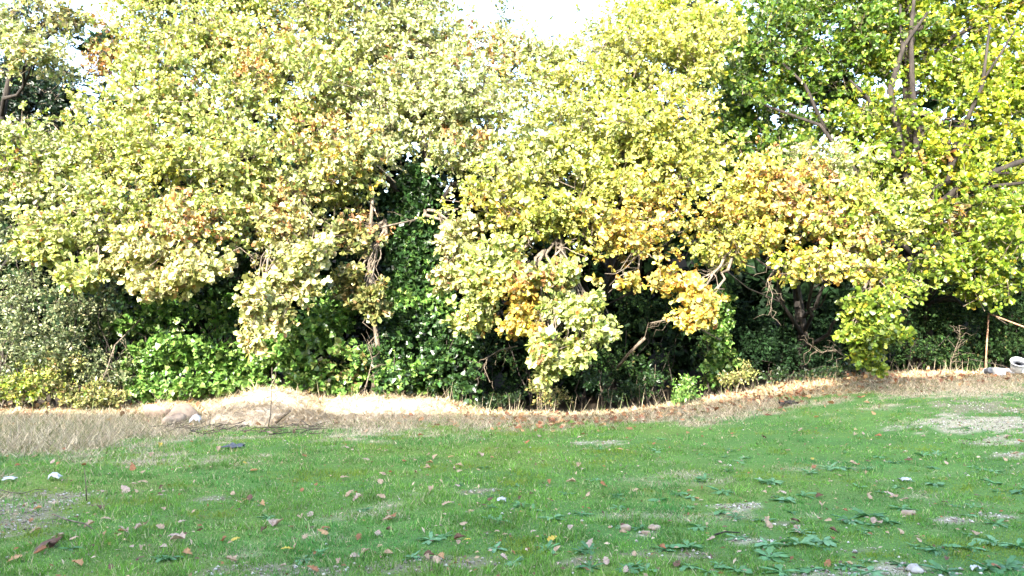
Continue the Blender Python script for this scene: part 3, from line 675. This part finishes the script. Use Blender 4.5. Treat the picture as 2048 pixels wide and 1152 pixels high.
# dry grass and straw
n = 420000
x, y, r = blades(n, 0, (5.0, 16.6), 6, .75)
st, sg, gv = cover(x, y); keep = (r.random(n) < st * (1 - gv * .8) * sstep(1.0, 0, y - edge_y(x))); x, y = x[keep], y[keep]; n = len(x)
tall = sstep(-4.0, -6.0, x) * sstep(13.2, 11.0, y)
h = (.05 + .11 * r.random(n)) * (1 + 2.0 * tall * r.random(n) ** 2); lean = r.uniform(.6, .99, n) * (1 - .25 * tall * r.random(n) ** 2)
s0 = np.array([.52, .45, .32]); s1 = np.array([.38, .31, .22]); s2 = np.array([.17, .19, .07]); k = r.random(n)[:, None]
col = np.where(k < .5, s0, s1); col = np.where(k > .80 - .12 * tall[:, None], s2, col) * r.uniform(.45, 1.3, (n, 1))
h = h * (1 - .6 * sstep(1.5, 3.0, edge_y(x) - y) * sstep(-5, -3.5, x))
me = blade_mesh('dry_grass', x, y, h, .006 + .0004 * y * r.uniform(.5, 1.2, n), col, lean, M['straw'], r)
tag(link('dry_grass', me), 'matted straw coloured dry grass along the wood edge', 'dry grass', kind='stuff'); print('STRAW', n)

# wispy tall stems standing along the bank and in the dry grass
r = np.random.default_rng(44); n = 900; x = r.uniform(-9.5, 10.5, n); y = edge_y(x) - np.abs(r.normal(0, 1.0, n)) * np.where(x < -4, 2.2, .55) + .2
h = r.uniform(.14, .42, n); kk = r.random((n, 1)); col = np.where(kk < .65, [[.44, .37, .25]], [[.16, .21, .07]]) * r.uniform(.6, 1.2, (n, 1))
me = blade_mesh('dry_stems', x, y, h, r.uniform(.006, .011, n), col, r.uniform(.1, .75, n), M['straw'], r)
tag(link('dry_stems', me), 'wispy dry grass stems standing along the bank', 'dry grass', kind='stuff')
# fine gravel lying on the bare patches
r = np.random.default_rng(45); n = 130000; y = r.uniform(3.8, 12.5, n); x = (r.random(n) * 2 - 1) * y * .7; st_, sg_, gv_ = cover(x, y)
k = r.random(n) < np.clip(gv_ + sg_ * .5 + .006, 0, 1); x, y = x[k], y[k]; n = len(x)
OC = np.array([[1,0,0],[-1,0,0],[0,1,0],[0,-1,0],[0,0,.7],[0,0,-.5]], float); OT = np.array([[0,2,4],[2,1,4],[1,3,4],[3,0,4],[2,0,5],[1,2,5],[3,1,5],[0,3,5]])
cl = np.array([(.52,.47,.40),(.36,.31,.25),(.24,.20,.16),(.60,.57,.52)])[r.integers(0, 4, n)] * r.uniform(.7, 1.1, (n, 1))
me = leaf_mesh('gravel', [leaf_arrays((OC, OT), np.stack([x, y, ground_z(x, y) + .004], -1), unit(r.normal(size=(n, 3)) * [1, 1, .3]), np.tile([0, 0, 1.0], (n, 1)), .004 + .013 * r.random(n) ** 2.5, cl, r.uniform(.6, 1.4, n))], M['straw'])
tag(link('gravel', me), 'pale grit and small pebbles on the bare patches', 'gravel', kind='stuff'); print('GRAVEL', n)
# straw heaps
M['chaff'] = plain_mat('chaff', (.30, .24, .16), (.58, .50, .38), 60, .95, .6, 6)
def heap(name, label, px, py_foot, rx_px, ry, hgt, seed, dens=2600):
    p0 = on_ground(px, py_foot); rx = rx_px * p0[1] / F; N = 34
    u = np.linspace(-1.15, 1.15, N); A, B = np.meshgrid(u, u, indexing='ij')
    dd = np.sqrt(A ** 2 + B ** 2); prof = np.clip(1 - dd ** 1.7, -.35, 1)
    xw = p0[0] + A * rx; yw = p0[1] + B * ry
    zw = ground_z(xw, yw) + hgt * prof * (.8 + .4 * fbm(xw * 3, yw * 3, seed, 3)) + .07 * (fbm(xw * 9, yw * 9, seed + 3, 3) - .5)
    ii = np.arange(N * N).reshape(N, N)
    q = np.stack([ii[:-1, :-1], ii[1:, :-1], ii[1:, 1:], ii[:-1, 1:]], -1).reshape(-1, 4)
    root = empty(name, p0); tag(root, label, 'straw heap', 'heaps of dry straw at the wood edge')
    link('chaff', new_mesh('chaff', np.stack([xw, yw, zw], -1).reshape(-1, 3) - p0, q, None, M['chaff'], True, 4), root)
    r = np.random.default_rng(seed); n = dens; a_ = r.random(n) * 2 * pi; d_ = np.sqrt(r.random(n)) * 1.0
    xx = p0[0] + np.cos(a_) * d_ * rx; yy = p0[1] + np.sin(a_) * d_ * ry
    zz = ground_z(xx, yy) + hgt * np.clip(1 - d_ ** 1.7, 0, 1) * (.8 + .4 * fbm(xx * 3, yy * 3, seed, 3)) + .012
    b_ = r.random(n) * 2 * pi; L = r.uniform(.05, .20, n); P = np.stack([xx, yy, zz], -1)
    dv = np.stack([np.cos(b_), np.sin(b_), r.normal(size=n) * .35], -1) * L[:, None]; w_ = unit(np.cross(dv, [0, 0, 1.0])) * .006
    V = np.stack([P - w_, P + w_, P + dv], 1); col = np.where(r.random((n, 1)) < .6, [[.55, .46, .32]], [[.36, .28, .18]]) * r.uniform(.7, 1.2, (n, 1))
    s = link('straw', new_mesh('straw', V.reshape(-1, 3) - p0, np.arange(3 * n).reshape(-1, 3), np.repeat(col, 3, 0), M['straw']), root); s['kind'] = 'stuff'
heap('straw_heap', 'tall pale straw heap with its sunlit top beside the ivy mound', 530, 828, 125, 1.0, .36, 3, 5200)
heap('straw_heap', 'lower grey straw heap with a broken stick on it', 615, 845, 62, .5, .17, 4, 2200)
heap('straw_heap', 'long low spread of sunlit straw below the bare thin trunk', 760, 816, 170, .8, .14, 5, 5000)

# fallen leaf litter under the right hand trees
n = 8000; r = np.random.default_rng(8)
x = r.uniform(-9, 11.5, n); y = edge_y(x) + r.normal(-.35, .65, n)
wgt = np.interp(x, [-9, -7, -5, -1, .5, 1.5, 3.2, 4.2, 11], [.9, .8, .25, .25, .5, .5, .5, 1, 1]); keep = r.random(n) < wgt; x, y = x[keep], y[keep]; n = len(x)
P = np.stack([x, y, ground_z(x, y) + r.uniform(.005, .05, n)], -1)
cl = np.array([(.24,.10,.05),(.32,.17,.08),(.16,.07,.04),(.40,.27,.15),(.36,.22,.10)])[r.integers(0, 5, n)] * r.uniform(.7, 1.2, (n, 1))
ax = unit(np.stack([r.normal(size=n), r.normal(size=n), r.normal(size=n) * .35], -1)); nr = unit(np.array([0, -.2, 1]) + r.normal(size=(n, 3)) * .45)
me = leaf_mesh('leaf_litter', [leaf_arrays(T_OAK, P, ax, nr, r.uniform(.06, .12, n), cl)], M['straw'])
tag(link('leaf_litter', me), 'russet leaf litter along the foot of the wood', 'leaf litter', kind='stuff')

FORM = ['flat', 'cupped', 'curled', 'folded']
SPOTS = [(60,1020,.9,'on the bare soil by the dry grass'),(500,860,.8,'near the twig pile'),(110,960,.5,'beside the crumpled plastic scrap'),(1290,1064,.45,'beside the pale pebbles'),(1960,850,1.2,'on the pale gravel'),
         (1195,888,.5,'by the round gravel patch'),(1475,1013,.5,'by the thin gravel strip'),(860,1130,.6,'on the worn soil patch'),(1811,964,.5,'near the folded paper scrap'),(465,898,.5,'near the slate blue strip'),
         (1580,812,.8,'near the dark bark strip'),(110,1090,.35,'in the brown leaf clump'),(785,1040,.4,'next to the big russet leaf'),(140,1045,.4,'near the curved twig'),(1780,1140,.6,'among gravel and rosettes')]
SPOTW = []
def context(p):
    if not SPOTW: SPOTW.extend([(on_ground(a_, b_), r_, t_) for a_, b_, r_, t_ in SPOTS])
    best = None
    for q, r_, t_ in SPOTW:
        d = np.hypot(*(q - p)[:2])
        if d < r_ and (best is None or d / r_ < best[0]): best = (d / r_, t_)
    if best: return best[1]
    s_, a_, g_ = cover(np.array([p[0]]), np.array([p[1]]))
    if s_[0] > .5: return 'on dry grass'
    if g_[0] + a_[0] > .4: return 'on thin bare ground'
    if any(np.hypot(p[0] - q[0], p[1] - q[1]) < .22 for q in WEEDS): return 'touching a rosette weed'
    return 'on open green lawn'
WEEDS = []
# ------------------------------------------------------------------ weed rosettes
WL = []
for s, (cv, wd_) in enumerate([(.5, .13), (.8, .16), (.25, .11)]):
    V = []; T = []; n_ = 6
    for i, t_ in enumerate(np.linspace(0, 1, n_)):
        wv = wd_ * (.25 + sin(pi * min(t_ * 1.05, 1) ** 1.5) * .95) * (1 if i < n_ - 1 else .1) * (1 + .25 * (-1) ** i)
        zc = .34 * t_ - cv * .7 * t_ ** 2
        V += [(-wv, t_, zc + .05), (0, t_, zc), (wv, t_, zc + .05)]
    for i in range(n_ - 1):
        o = i * 3; T += [(o, o + 1, o + 4), (o, o + 4, o + 3), (o + 1, o + 2, o + 5), (o + 1, o + 5, o + 4)]
    for ci, c in enumerate([(.10,.23,.085), (.14,.275,.125), (.07,.175,.06)]):
        V2 = np.array(V); WL.append(new_mesh('leaf', V2, T, np.asarray(c) * np.random.default_rng(ci).uniform(.9, 1.1, (len(V2), 1)), M['weed'], True))
def weed(px, py, size, lf):
    p = on_ground(px, py); root = empty('weed_rosette', p + np.array([0, 0, .003]))
    big = size > .12; ci = int(rng.integers(0, 3)); WEEDS.append(p)
    tag(root, ('broad ' if big else 'tiny ' if size < .075 else 'small ') + ['mid green', 'pale green', 'dark green'][ci] + ' rosette weed with %s leaves ' % ['six', 'seven', 'eight', 'nine', 'ten', 'eleven', 'twelve'][lf - 6] + context(p).replace('touching a rosette weed', 'beside another rosette'), 'weed', 'rosette weeds in the lawn')
    a0 = rng.random() * 6.28
    for j in range(lf):
        o = link('leaf', WL[int(rng.integers(0, 3)) * 3 + ci], root)
        o.rotation_euler = (rng.uniform(-.25, .25), rng.normal() * .2, a0 + j * 6.28 / lf + rng.normal() * .2); s = size * rng.uniform(.65, 1.15); o.scale = (s, s, s)
WD = [(1195,900,.13),(1315,898,.15),(1330,885,.1),(1415,960,.17),(1400,960,.14),(1440,988,.2),(1550,967,.22),(1540,965,.18),(1650,940,.24),(1620,945,.2),(1610,990,.2),(1570,1000,.18),
      (1500,910,.12),(1460,905,.1),(1760,920,.14),(1745,935,.13),(1790,975,.1),(1870,965,.16),(1995,965,.17),(1990,945,.14),(1195,957,.13),(1060,1015,.16),(1040,1010,.13),(1130,990,.12),
      (1230,995,.15),(1325,995,.16),(1380,1000,.14),(1115,1035,.17),(1160,1030,.14),(1445,1025,.17),(1395,1055,.15),(1525,1040,.14),(1600,1065,.15),(1700,1040,.2),(1740,1035,.2),(1780,1050,.16),
      (1800,1015,.2),(1985,1048,.17),(1600,1090,.2),(1650,1085,.2),(1540,1090,.18),(1540,1118,.22),(1380,1098,.18),(1330,1100,.15),(1170,1110,.14),(1095,1100,.17),(1480,1080,.15),(1870,1100,.22),(1940,1095,.2),
      (1990,1098,.22),(2030,1095,.2),(1480,1145,.2),(1560,1148,.18),(1700,1135,.18),(1740,1148,.2),(1890,1145,.22),(1180,1140,.14),(1380,1135,.14),(610,1125,.15),(640,1110,.13),(860,1085,.15),
      (890,1075,.13),(830,1115,.13),(720,1120,.11),(985,1095,.13),(1000,1045,.14),(980,1040,.12),(340,1120,.12),(1870,905,.13),(1930,860,.12),(1935,880,.1),(1960,935,.13),(2040,985,.16),(2020,1140,.2),(1690,905,.1),
      (1030,1130,.12),(1260,1140,.13),(1420,1145,.15),(1620,1145,.16),(1800,1130,.16),(1980,1140,.16)]
for px, py, s in WD: weed(px + rng.normal() * 4, py + rng.normal() * 3, s * .66, int(rng.integers(8, 13)))
for k in range(75):
    px = 2048 * rng.random() ** .7; py = 890 + 255 * rng.random() ** .8
    if px < 950 and rng.random() < .75: continue
    weed(px, py, rng.uniform(.05, .10), int(rng.integers(6, 10)))

# ------------------------------------------------------------------ single fallen leaves on the lawn
LEAFC = {'tan': (.37,.26,.17), 'russet': (.27,.12,.055), 'yellow': (.46,.34,.06), 'brown': (.12,.065,.04), 'pinkish': (.38,.28,.22), 'orange': (.40,.23,.11)}
LEAFL = {'tan': 'pale tan fallen oak leaf', 'russet': 'russet brown fallen oak leaf', 'yellow': 'bright yellow fallen oak leaf',
         'brown': 'dark brown withered oak leaf', 'pinkish': 'bleached pinkish beige oak leaf', 'orange': 'dull orange fallen oak leaf'}
LM = {}
for cn, c in LEAFC.items():
    for s in range(4):
        V, T = lobed([.10, -.16, .22, .05][s], [.10, .28, -.10, .35][s], .03, s); V = V - np.array([0, .5, 0])
        V[:, 2] -= V[:, 2].min()
        cc = np.asarray(c) * np.random.default_rng(s).uniform(.8, 1.2, (len(V), 1))
        LM[cn, s] = new_mesh('fallen_leaf', V, T, cc, M['straw'], True)
def fallen(px, py, cn, size=.10, s=None):
    p = on_ground(px, py)
    s = int(rng.integers(0, 4)) if s is None else s; o = link('fallen_leaf', LM[cn, s])
    o.location = (p[0], p[1], p[2] + .018); o.scale = [size * rng.uniform(.9, 1.1)] * 3
    o.rotation_mode = 'ZYX'; o.rotation_euler = (rng.uniform(-.05, .5), rng.normal() * .15, rng.random() * 6.28)
    tag(o, ('small ' if size < .056 else 'large ' if size > .075 else '') + FORM[s] + ' ' + LEAFL[cn] + ' ' + context(p), 'fallen leaf', 'fallen oak leaves on the lawn')
for a_ in [(785,1040,'russet',.16),(645,1072,'orange',.12),(575,1106,'yellow',.11),(355,1085,'pinkish',.13),(250,985,'pinkish',.15),(320,998,'pinkish',.13),(870,918,'tan',.12),
           (960,913,'pinkish',.14),(1142,968,'tan',.12),(500,1000,'brown',.12),(545,1052,'pinkish',.12),(560,1050,'tan',.11),(895,1013,'tan',.11),(715,1002,'pinkish',.12),
           (153,1134,'orange',.10),(205,1075,'orange',.10),(375,1114,'orange',.10),(525,1014,'orange',.10),(1105,1084,'yellow',.10),(1625,922,'yellow',.09),(100,1095,'brown',.16),
           (85,1102,'brown',.15),(120,1080,'pinkish',.14),(115,1092,'brown',.15),(760,968,'tan',.12),(690,960,'tan',.12),(285,950,'tan',.12),(285,970,'tan',.11),(30,1125,'orange',.11),
           (1640,997,'brown',.10),(1590,1050,'brown',.17),(1180,1093,'pinkish',.10),(1535,1045,'tan',.09),(625,1145,'russet',.11),(920,1082,'brown',.11),(1240,902,'orange',.09),
           (265,940,'russet',.12),(168,934,'russet',.10),(650,1063,'russet',.10),(445,1088,'russet',.08),(1780,995,'pinkish',.12),(1790,998,'tan',.10),(1255,905,'tan',.08)]:
    fallen(a_[0], a_[1], a_[2], a_[3] * .78)
names = list(LEAFC); pr = np.array([.33,.17,.015,.145,.26,.08])
cnt = 0
while cnt < 215:
    px, py = rng.uniform(-10, 2058), 862 + 285 * rng.random() ** 1.35
    if rng.random() > np.interp(px, [0, 900, 1300, 2048], [1, 1, .55, .45]): continue
    p = on_ground(px, py)
    if p[1] > edge_y(p[0]) - .5: continue
    fallen(px, py, names[rng.choice(6, p=pr)], rng.uniform(.045, .085)); cnt += 1
# leaf crumbs too small to count
n = 2600; r = np.random.default_rng(18); y = r.uniform(4, 13, n); x = (r.random(n) * 2 - 1) * y * .68; k = y < edge_y(x) - .2; x, y = x[k], y[k]; n = len(x)
P = np.stack([x, y, ground_z(x, y) + r.uniform(.008, .04, n)], -1)
cl = np.array([(.40,.28,.17),(.26,.12,.05),(.48,.36,.26),(.14,.08,.05)])[r.integers(0, 4, n)] * r.uniform(.7, 1.2, (n, 1))
me = leaf_mesh('leaf_crumbs', [leaf_arrays(T_SM, P, unit(np.stack([r.normal(size=n), r.normal(size=n), r.normal(size=n) * .3], -1)), unit(np.array([0, 0, 1]) + r.normal(size=(n, 3)) * .4), r.uniform(.02, .05, n), cl)], M['straw'])
tag(link('leaf_crumbs', me), 'scattered crumbs of dead leaves in the grass', 'leaf crumbs', kind='stuff')

# ------------------------------------------------------------------ small things
M['stone'] = plain_mat('pale_stone', (.24, .18, .13), (.40, .31, .23), 14, .9, .5)
M['grey_stone'] = plain_mat('grey_stone', (.28, .26, .24), (.46, .43, .40), 14, .9, .5)
M['white_plastic'] = plain_mat('white_plastic', (.36, .37, .38), (.52, .52, .52), 6, .45, .05, spec=.5)
M['rust'] = plain_mat('rusty_iron', (.20, .10, .06), (.36, .22, .14), 24, .85, .3)
M['dark_plastic'] = plain_mat('dark_plastic', (.05, .055, .07), (.09, .10, .12), 10, .5, .05)
def stone(px, py, sx, sy, sz, label, mat='stone', sink=.25, name='stone', group=None):
    p = on_ground(px, py); r = np.random.default_rng(int(px * 7 + py)); mb = MB(); nu, nv = 14, 8; V = []
    for i in range(nv + 1):
        th = pi * i / nv
        for j in range(nu):
            ph = 2 * pi * j / nu; d = np.array([sin(th) * cos(ph), sin(th) * sin(ph), cos(th)])
            k = 1 + .22 * sin(d[0] * 3 + px) + .18 * sin(d[1] * 4 + py) + .12 * sin(d[2] * 5 + px) + r.normal() * .03
            d = np.sign(d) * np.abs(d) ** .8; V.append(d * k * np.array([sx, sy, sz]) / 2)
    T = []
    for i in range(nv):
        for j in range(nu):
            a0, b0 = i * nu + j, i * nu + (j + 1) % nu; T += [(a0, a0 + nu, b0 + nu), (a0, b0 + nu, b0)]
    mb.add(np.array(V), T); o = link(name, mb.mesh(name, M[mat], False)); o.location = (p[0], p[1], p[2] + sz * (.5 - sink)); o.rotation_euler = (0, 0, r.random() * 3)
    tag(o, label, 'stone', group)
stone(320, 836, .42, .28, .26, 'flat pale stone at the end of the stone row beside the straw heap')
stone(366, 840, .50, .30, .30, 'larger pale stone between the flat stone and the straw heap')
stone(345, 850, .34, .24, .20, 'low pale stone in front of the two larger stones')
stone(1250,1060,.07,.055,.05,'small pale pebble lying apart on the lawn near the weeds', 'stone', .2, 'pebble', 'pale pebbles on the lawn')
stone(1308,1060,.09,.06,.045,'long pale pebble on the bare patch of lawn', 'stone', .2, 'pebble', 'pale pebbles on the lawn')
stone(1292,1068,.065,.05,.035,'low pale pebble half sunk in the bare patch', 'stone', .3, 'pebble', 'pale pebbles on the lawn')
stone(1820,1030,.12,.05,.045,'long pale stone beside a rosette weed', 'stone', .2, 'pebble', 'pale pebbles on the lawn')
stone(1830,1143,.10,.07,.05,'grey stone in the gravel patch among rosettes', 'grey_stone', .3)
def crumple(px, py, s, label, mat, flat=.5, name='litter_scrap'):
    p = on_ground(px, py); r = np.random.default_rng(int(px + py)); N = 6; V = []; T = []
    for i in range(N):
        for j in range(N):
            u, v = i / (N - 1) - .5, j / (N - 1) - .5
            V.append((u * s + r.normal() * s * .06, v * s * .7 + r.normal() * s * .06, flat * s * (.6 - 1.6 * (u * u + v * v)) + r.normal() * s * .07))
    V = np.array(V); V[:, 2] -= V[:, 2].min()
    V2 = V - np.array([0, 0, .004])
    for i in range(N - 1):
        for j in range(N - 1):
            q = i * N + j; T += [(q, q + N, q + N + 1), (q, q + N + 1, q + 1)]
    T = np.array(T); mb = MB(); mb.add(V, T); mb.add(V2, T[:, ::-1])
    o = link(name, mb.mesh(name, M[mat], False)); o.location = p + np.array([0, 0, .015]); tag(o, label, 'litter')
crumple(110, 962, .10, 'crumpled white plastic scrap on the lawn near the dry grass', 'white_plastic', .7)
crumple(20, 963, .10, 'flat white plastic scrap in the tall dry grass', 'white_plastic', .2)
crumple(392, 848, .15, 'torn white plastic bag beside the pale stones', 'white_plastic', .9)
crumple(1811, 964, .10, 'folded white paper scrap among the lawn weeds', 'white_plastic', .25)
crumple(465, 898, .22, 'flat slate blue plastic strip on the grass', 'dark_plastic', .1)
crumple(1003, 1006, .07, 'tiny pale blue wrapper on the lawn', 'white_plastic', .5)
crumple(1950, 1142, .05, 'small white paper scrap beside the gravel patch', 'white_plastic', .4)
crumple(1575, 812, .26, 'dark strip of bark lying on the grass', 'bark', .06, 'bark_strip')

def stick(name, label, pts, r0, r1, mat='twig', cat='stick', ground=True, sides=5, branch=0):
    P = np.array([on_ground(q[0], q[1]) + np.array([0, 0, .03]) if len(q) == 2 else at(*q) for q in pts])
    mb = MB(); mb.tube(P, np.linspace(r0, r1, len(P)), sides)
    for _ in range(branch):
        i = rng.integers(1, len(P)); mb.tube(wiggle(P[i], P[i] + rnd_dir(1)[0] * .3, 4, .2), np.linspace(r1 * 1.2, r1 * .4, 4), 3, False)
    b_ = P[0].copy(); o = link(name, mb.mesh(name, M[mat], True, b_)); o.location = b_; tag(o, label, cat); return o
def yat(px, py): return float(on_ground(px, py)[1])
Y1 = yat(542, 856)
stick('dry_stalk', 'tall thin dry stalk standing at the straw heaps', [(536,858,Y1),(541,830,Y1),(543,790,Y1),(544,735,Y1)], .010, .003, cat='stalk')
stick('broken_stick', 'broken stick leaning out of the lower straw heap', [(552,846,Y1+.1),(562,836,Y1+.1),(580,822,Y1)], .022, .018)
Y2 = yat(173, 1003)
stick('dry_stalk', 'pale dry stalk standing upright in the lawn', [(173,1003,Y2),(172,970,Y2),(168,935,Y2)], .006, .003, 'twig', 'stalk')
stick('curved_twig', 'thin curved pale twig lying on the lawn', [(105,1036),(135,1048),(170,1056),(187,1067)], .007, .004, 'pale_bark', 'twig')
stick('grass_stalk', 'bent pale grass stem arching over bare soil', [(-5,985),(20,992),(45,994),(70,986),(95,985)], .005, .003, 'twig', 'stem')
stick('fallen_twig', 'short dark twig beside yellow leaf on the lawn', [(1430,1078),(1450,1072),(1480,1074)], .008, .004, 'bark', 'twig')
# twig pile in front of the straw heaps
p0 = on_ground(500, 862); root = empty('twig_pile', p0); tag(root, 'tangled pile of dead brown twigs in front of the straw heaps', 'twig pile')
for k in range(60):
    c = on_ground(rng.uniform(330, 640), 862 + rng.normal() * 7); a_ = rng.normal() * .5; L = rng.uniform(.07, .24); d = np.array([cos(a_), sin(a_), rng.normal() * .12]) * L
    mb = MB(); mb.tube(wiggle(c - d + [0, 0, .04], c + d + [0, 0, rng.uniform(.03, .10)], 4, .15), np.linspace(.007, .003, 4), 4)
    link('twig', mb.mesh('twig', M['bark' if k % 4 == 0 else 'twig'], True, p0), root)
# thin bare trunk and dead branches
b0 = at(745, 800, 13.7); b0[2] = float(ground_z(b0[0], b0[1])) - .05
root = empty('bare_sapling', b0); tag(root, 'thin bare grey trunk standing beside the ivy clad trunk', 'sapling')
mb = MB(); P = np.array([b0, at(756, 690, 13.7), at(742, 600, 13.7), at(738, 500, 13.8), at(745, 400, 13.9), at(722, 250, 14.2)]); mb.tube(P, [.05, .045, .04, .035, .03, .015], 7)
link('trunk', mb.mesh('trunk', M['pale_bark'], True, b0), root)
for k in range(16):
    i = rng.integers(2, 6); q = P[i - 1] + (P[i] - P[i - 1]) * rng.random(); e = q + np.array([rng.normal() * .6, -abs(rng.normal()) * .3, rng.normal() * .35])
    mb = MB(); mb.tube(wiggle(q, e, 5, .22, .06), np.linspace(.012, .004, 5), 4); link('branch', mb.mesh('branch', M['twig'], True, b0), root)
def dead_branch(label, pts, r0, r1, subs, name='dead_branch', mat='pale_bark', L=.35):
    P = np.array([at(*q) for q in pts]); root = empty(name, P[0]); tag(root, label, 'branch')
    mb = MB(); mb.tube(P, np.linspace(r0, r1, len(P)), 6); link('stem', mb.mesh('stem', M[mat], True, P[0]), root)
    for k in range(subs):
        i = 1 + k % (len(P) - 1); q = P[i] + (P[i - 1] - P[i]) * rng.random()
        d = unit(unit(P[-1] - P[0]) * .8 + rnd_dir(1)[0] * .8 + np.array([0, 0, -.2])) * L * rng.uniform(.5, 1.3)
        mb = MB(); mb.tube(wiggle(q, q + d, 5, .25), np.linspace(.0055, .002, 5), 4); link('twig', mb.mesh('twig', M['twig'], True, P[0]), root)
dead_branch('broken pale log end jutting out in the dark hollow', [(1235,735,14.3),(1255,710,14.0),(1275,690,13.8),(1290,676,13.7)], .032, .026, 5, 'broken_branch')
dead_branch('dead forked twigs hanging beside the ivy skirt', [(1035,692,13.4),(1000,700,13.3),(975,715,13.2),(968,735,13.2),(980,765,13.1)], .014, .006, 12, L=.3)
dead_branch('dead twig spray reaching over the dark hollow', [(1440,680,14),(1370,640,13.6),(1330,640,13.4),(1300,646,13.3)], .014, .006, 10)
dead_branch('drooping bare twigs under the saffron oak', [(1560,520,13.6),(1535,560,13.4),(1545,590,13.3),(1540,625,13.3)], .012, .004, 14)
dead_branch('bare hanging twigs between the two yellow oaks', [(1470,520,13.8),(1430,540,13.6),(1400,560,13.5)], .012, .004, 12)
dead_branch('dry grey brush caught under the saffron oak bough', [(1700,720,14.6),(1670,700,14.4),(1640,705,14.3),(1620,690,14.3)], .012, .004, 18, 'dead_brush', 'twig')
dead_branch('bare tangled twigs inside the silvery oak', [(830,440,14),(760,455,13.7),(700,470,13.6),(660,450,13.6)], .02, .006, 22, L=.5)
dead_branch('bare grey twigs beside the evergreen shrub', [(280,640,14),(230,690,13.5),(215,735,13.2),(205,760,13.1)], .014, .005, 16)
dead_branch('bare twig poking from oak between the cream boughs', [(400,500,13.2),(430,520,12.8),(480,495,12.9),(520,530,12.9)], .012, .005, 9)
dead_branch('dry stems tangled at the foot of the bare trunk', [(720,815,13),(735,760,13),(745,720,13.1),(735,690,13.2)], .010, .004, 18, L=.3)
dead_branch('dry yellowish fern stems beside the rusty post', [(1898,738,15.9),(1910,700,15.9),(1920,675,15.9),(1918,650,15.9)], .007, .003, 20, 'dry_fern', 'twig', .3)

# ------------------------------------------------------------------ rusty frame, buckets
YP = 15.9
b0 = at(1968, 738, YP); b0[2] = float(ground_z(b0[0], b0[1]))
root = empty('rusty_frame', b0); tag(root, 'rusty iron post with a sloping rail by the white buckets', 'frame')
mb = MB(); mb.tube([b0 - [0, 0, .2], at(1977, 630, YP)], .016, 8); link('post', mb.mesh('post', M['rust'], True, b0), root)
mb = MB(); mb.tube([at(1974, 626, YP - .03), at(2014, 641, YP - .3), at(2075, 664, YP - .6)], .015, 8); link('rail', mb.mesh('rail', M['rust'], True, b0), root)
mb = MB(); mb.tube([at(1992, 634, YP - .1), at(2014, 649, YP)], .010, 6); link('brace', mb.mesh('brace', M['twig'], True, b0), root)
def Rx(a_): return np.array([[1, 0, 0], [0, cos(a_), -sin(a_)], [0, sin(a_), cos(a_)]])
def Ry(a_): return np.array([[cos(a_), 0, sin(a_)], [0, 1, 0], [-sin(a_), 0, cos(a_)]])
bp = at(2030, 742, 15.3); bp[2] = float(ground_z(bp[0], bp[1]))
root = empty('white_bucket', bp); tag(root, 'white plastic bucket tipped towards the lawn beside the post', 'bucket')
R = Rx(.62) @ Ry(-.12) * .85; c = bp + np.array([.06, .05, .13])
mb = MB(); mb.lathe([(0, 0), (.12, 0), (.125, .01), (.155, .24), (.148, .24), (.118, .012), (0, .012)], 28, R, c); link('shell', mb.mesh('shell', M['white_plastic'], True, bp), root)
mb = MB(); mb.lathe([(.154, .22), (.172, .222), (.172, .243), (.147, .245), (.147, .235)], 28, R, c); link('rim', mb.mesh('rim', M['white_plastic'], True, bp), root)
mb = MB(); mb.lathe([(0, .17), (.138, .17), (.138, .165), (0, .165)], 28, R, c); link('dark_disc', mb.mesh('dark_disc', M['dark_plastic'], True, bp), root)  # dark disc set below the rim, makes the bucket mouth dark
bp = at(1997, 742, 15.1); bp[2] = float(ground_z(bp[0], bp[1]))
root = empty('white_container', bp); tag(root, 'square dented white container lying in front of the post', 'container')
mb = MB(); mb.box(bp + (0, 0, .10), (.20, .14, .16), Ry(.06)); o = link('body', mb.mesh('body', M['white_plastic'], False, bp), root)
o.modifiers.new('b', 'BEVEL').width = .012
mb = MB(); mb.tube([bp + (.11, -.03, .14), bp + (.18, -.03, .135)], .035, 10); link('spout', mb.mesh('spout', M['white_plastic'], True, bp), root)
bp = at(1974, 742, 15.25); bp[2] = float(ground_z(bp[0], bp[1])); root = empty('grey_can', bp); tag(root, 'grey can lying on its side at the foot of the post', 'can')
mb = MB(); mb.lathe([(0, 0), (.055, 0), (.06, .01), (.06, .17), (.055, .18), (0, .18)], 16, Rx(1.35), bp + (0, .05, .10)); link('body', mb.mesh('body', M['dark_plastic'], True, bp), root)
mb = MB(); mb.lathe([(.061, .02), (.064, .02), (.064, .04), (.061, .04)], 16, Rx(1.35), bp + (0, .05, .10)); link('band', mb.mesh('band', M['white_plastic'], True, bp), root)
bp = at(2040, 742, 15.6); bp[2] = float(ground_z(bp[0], bp[1])); mb = MB(); mb.box((0, 0, .05), (.9, .14, .09)); o = link('white_beam', mb.mesh('white_beam', M['white_plastic'], False)); o.location = bp + np.array([.15, .15, 0]); o.modifiers.new('b', 'BEVEL').width = .012
tag(o, 'short white painted beam lying under the tipped bucket', 'beam')
stick('grey_cable', 'thin grey cable stretched low from the post', [(1940,718,15.8),(1975,725,15.7),(2000,730,15.6),(2025,736,15.6)], .005, .005, 'bark', 'cable')
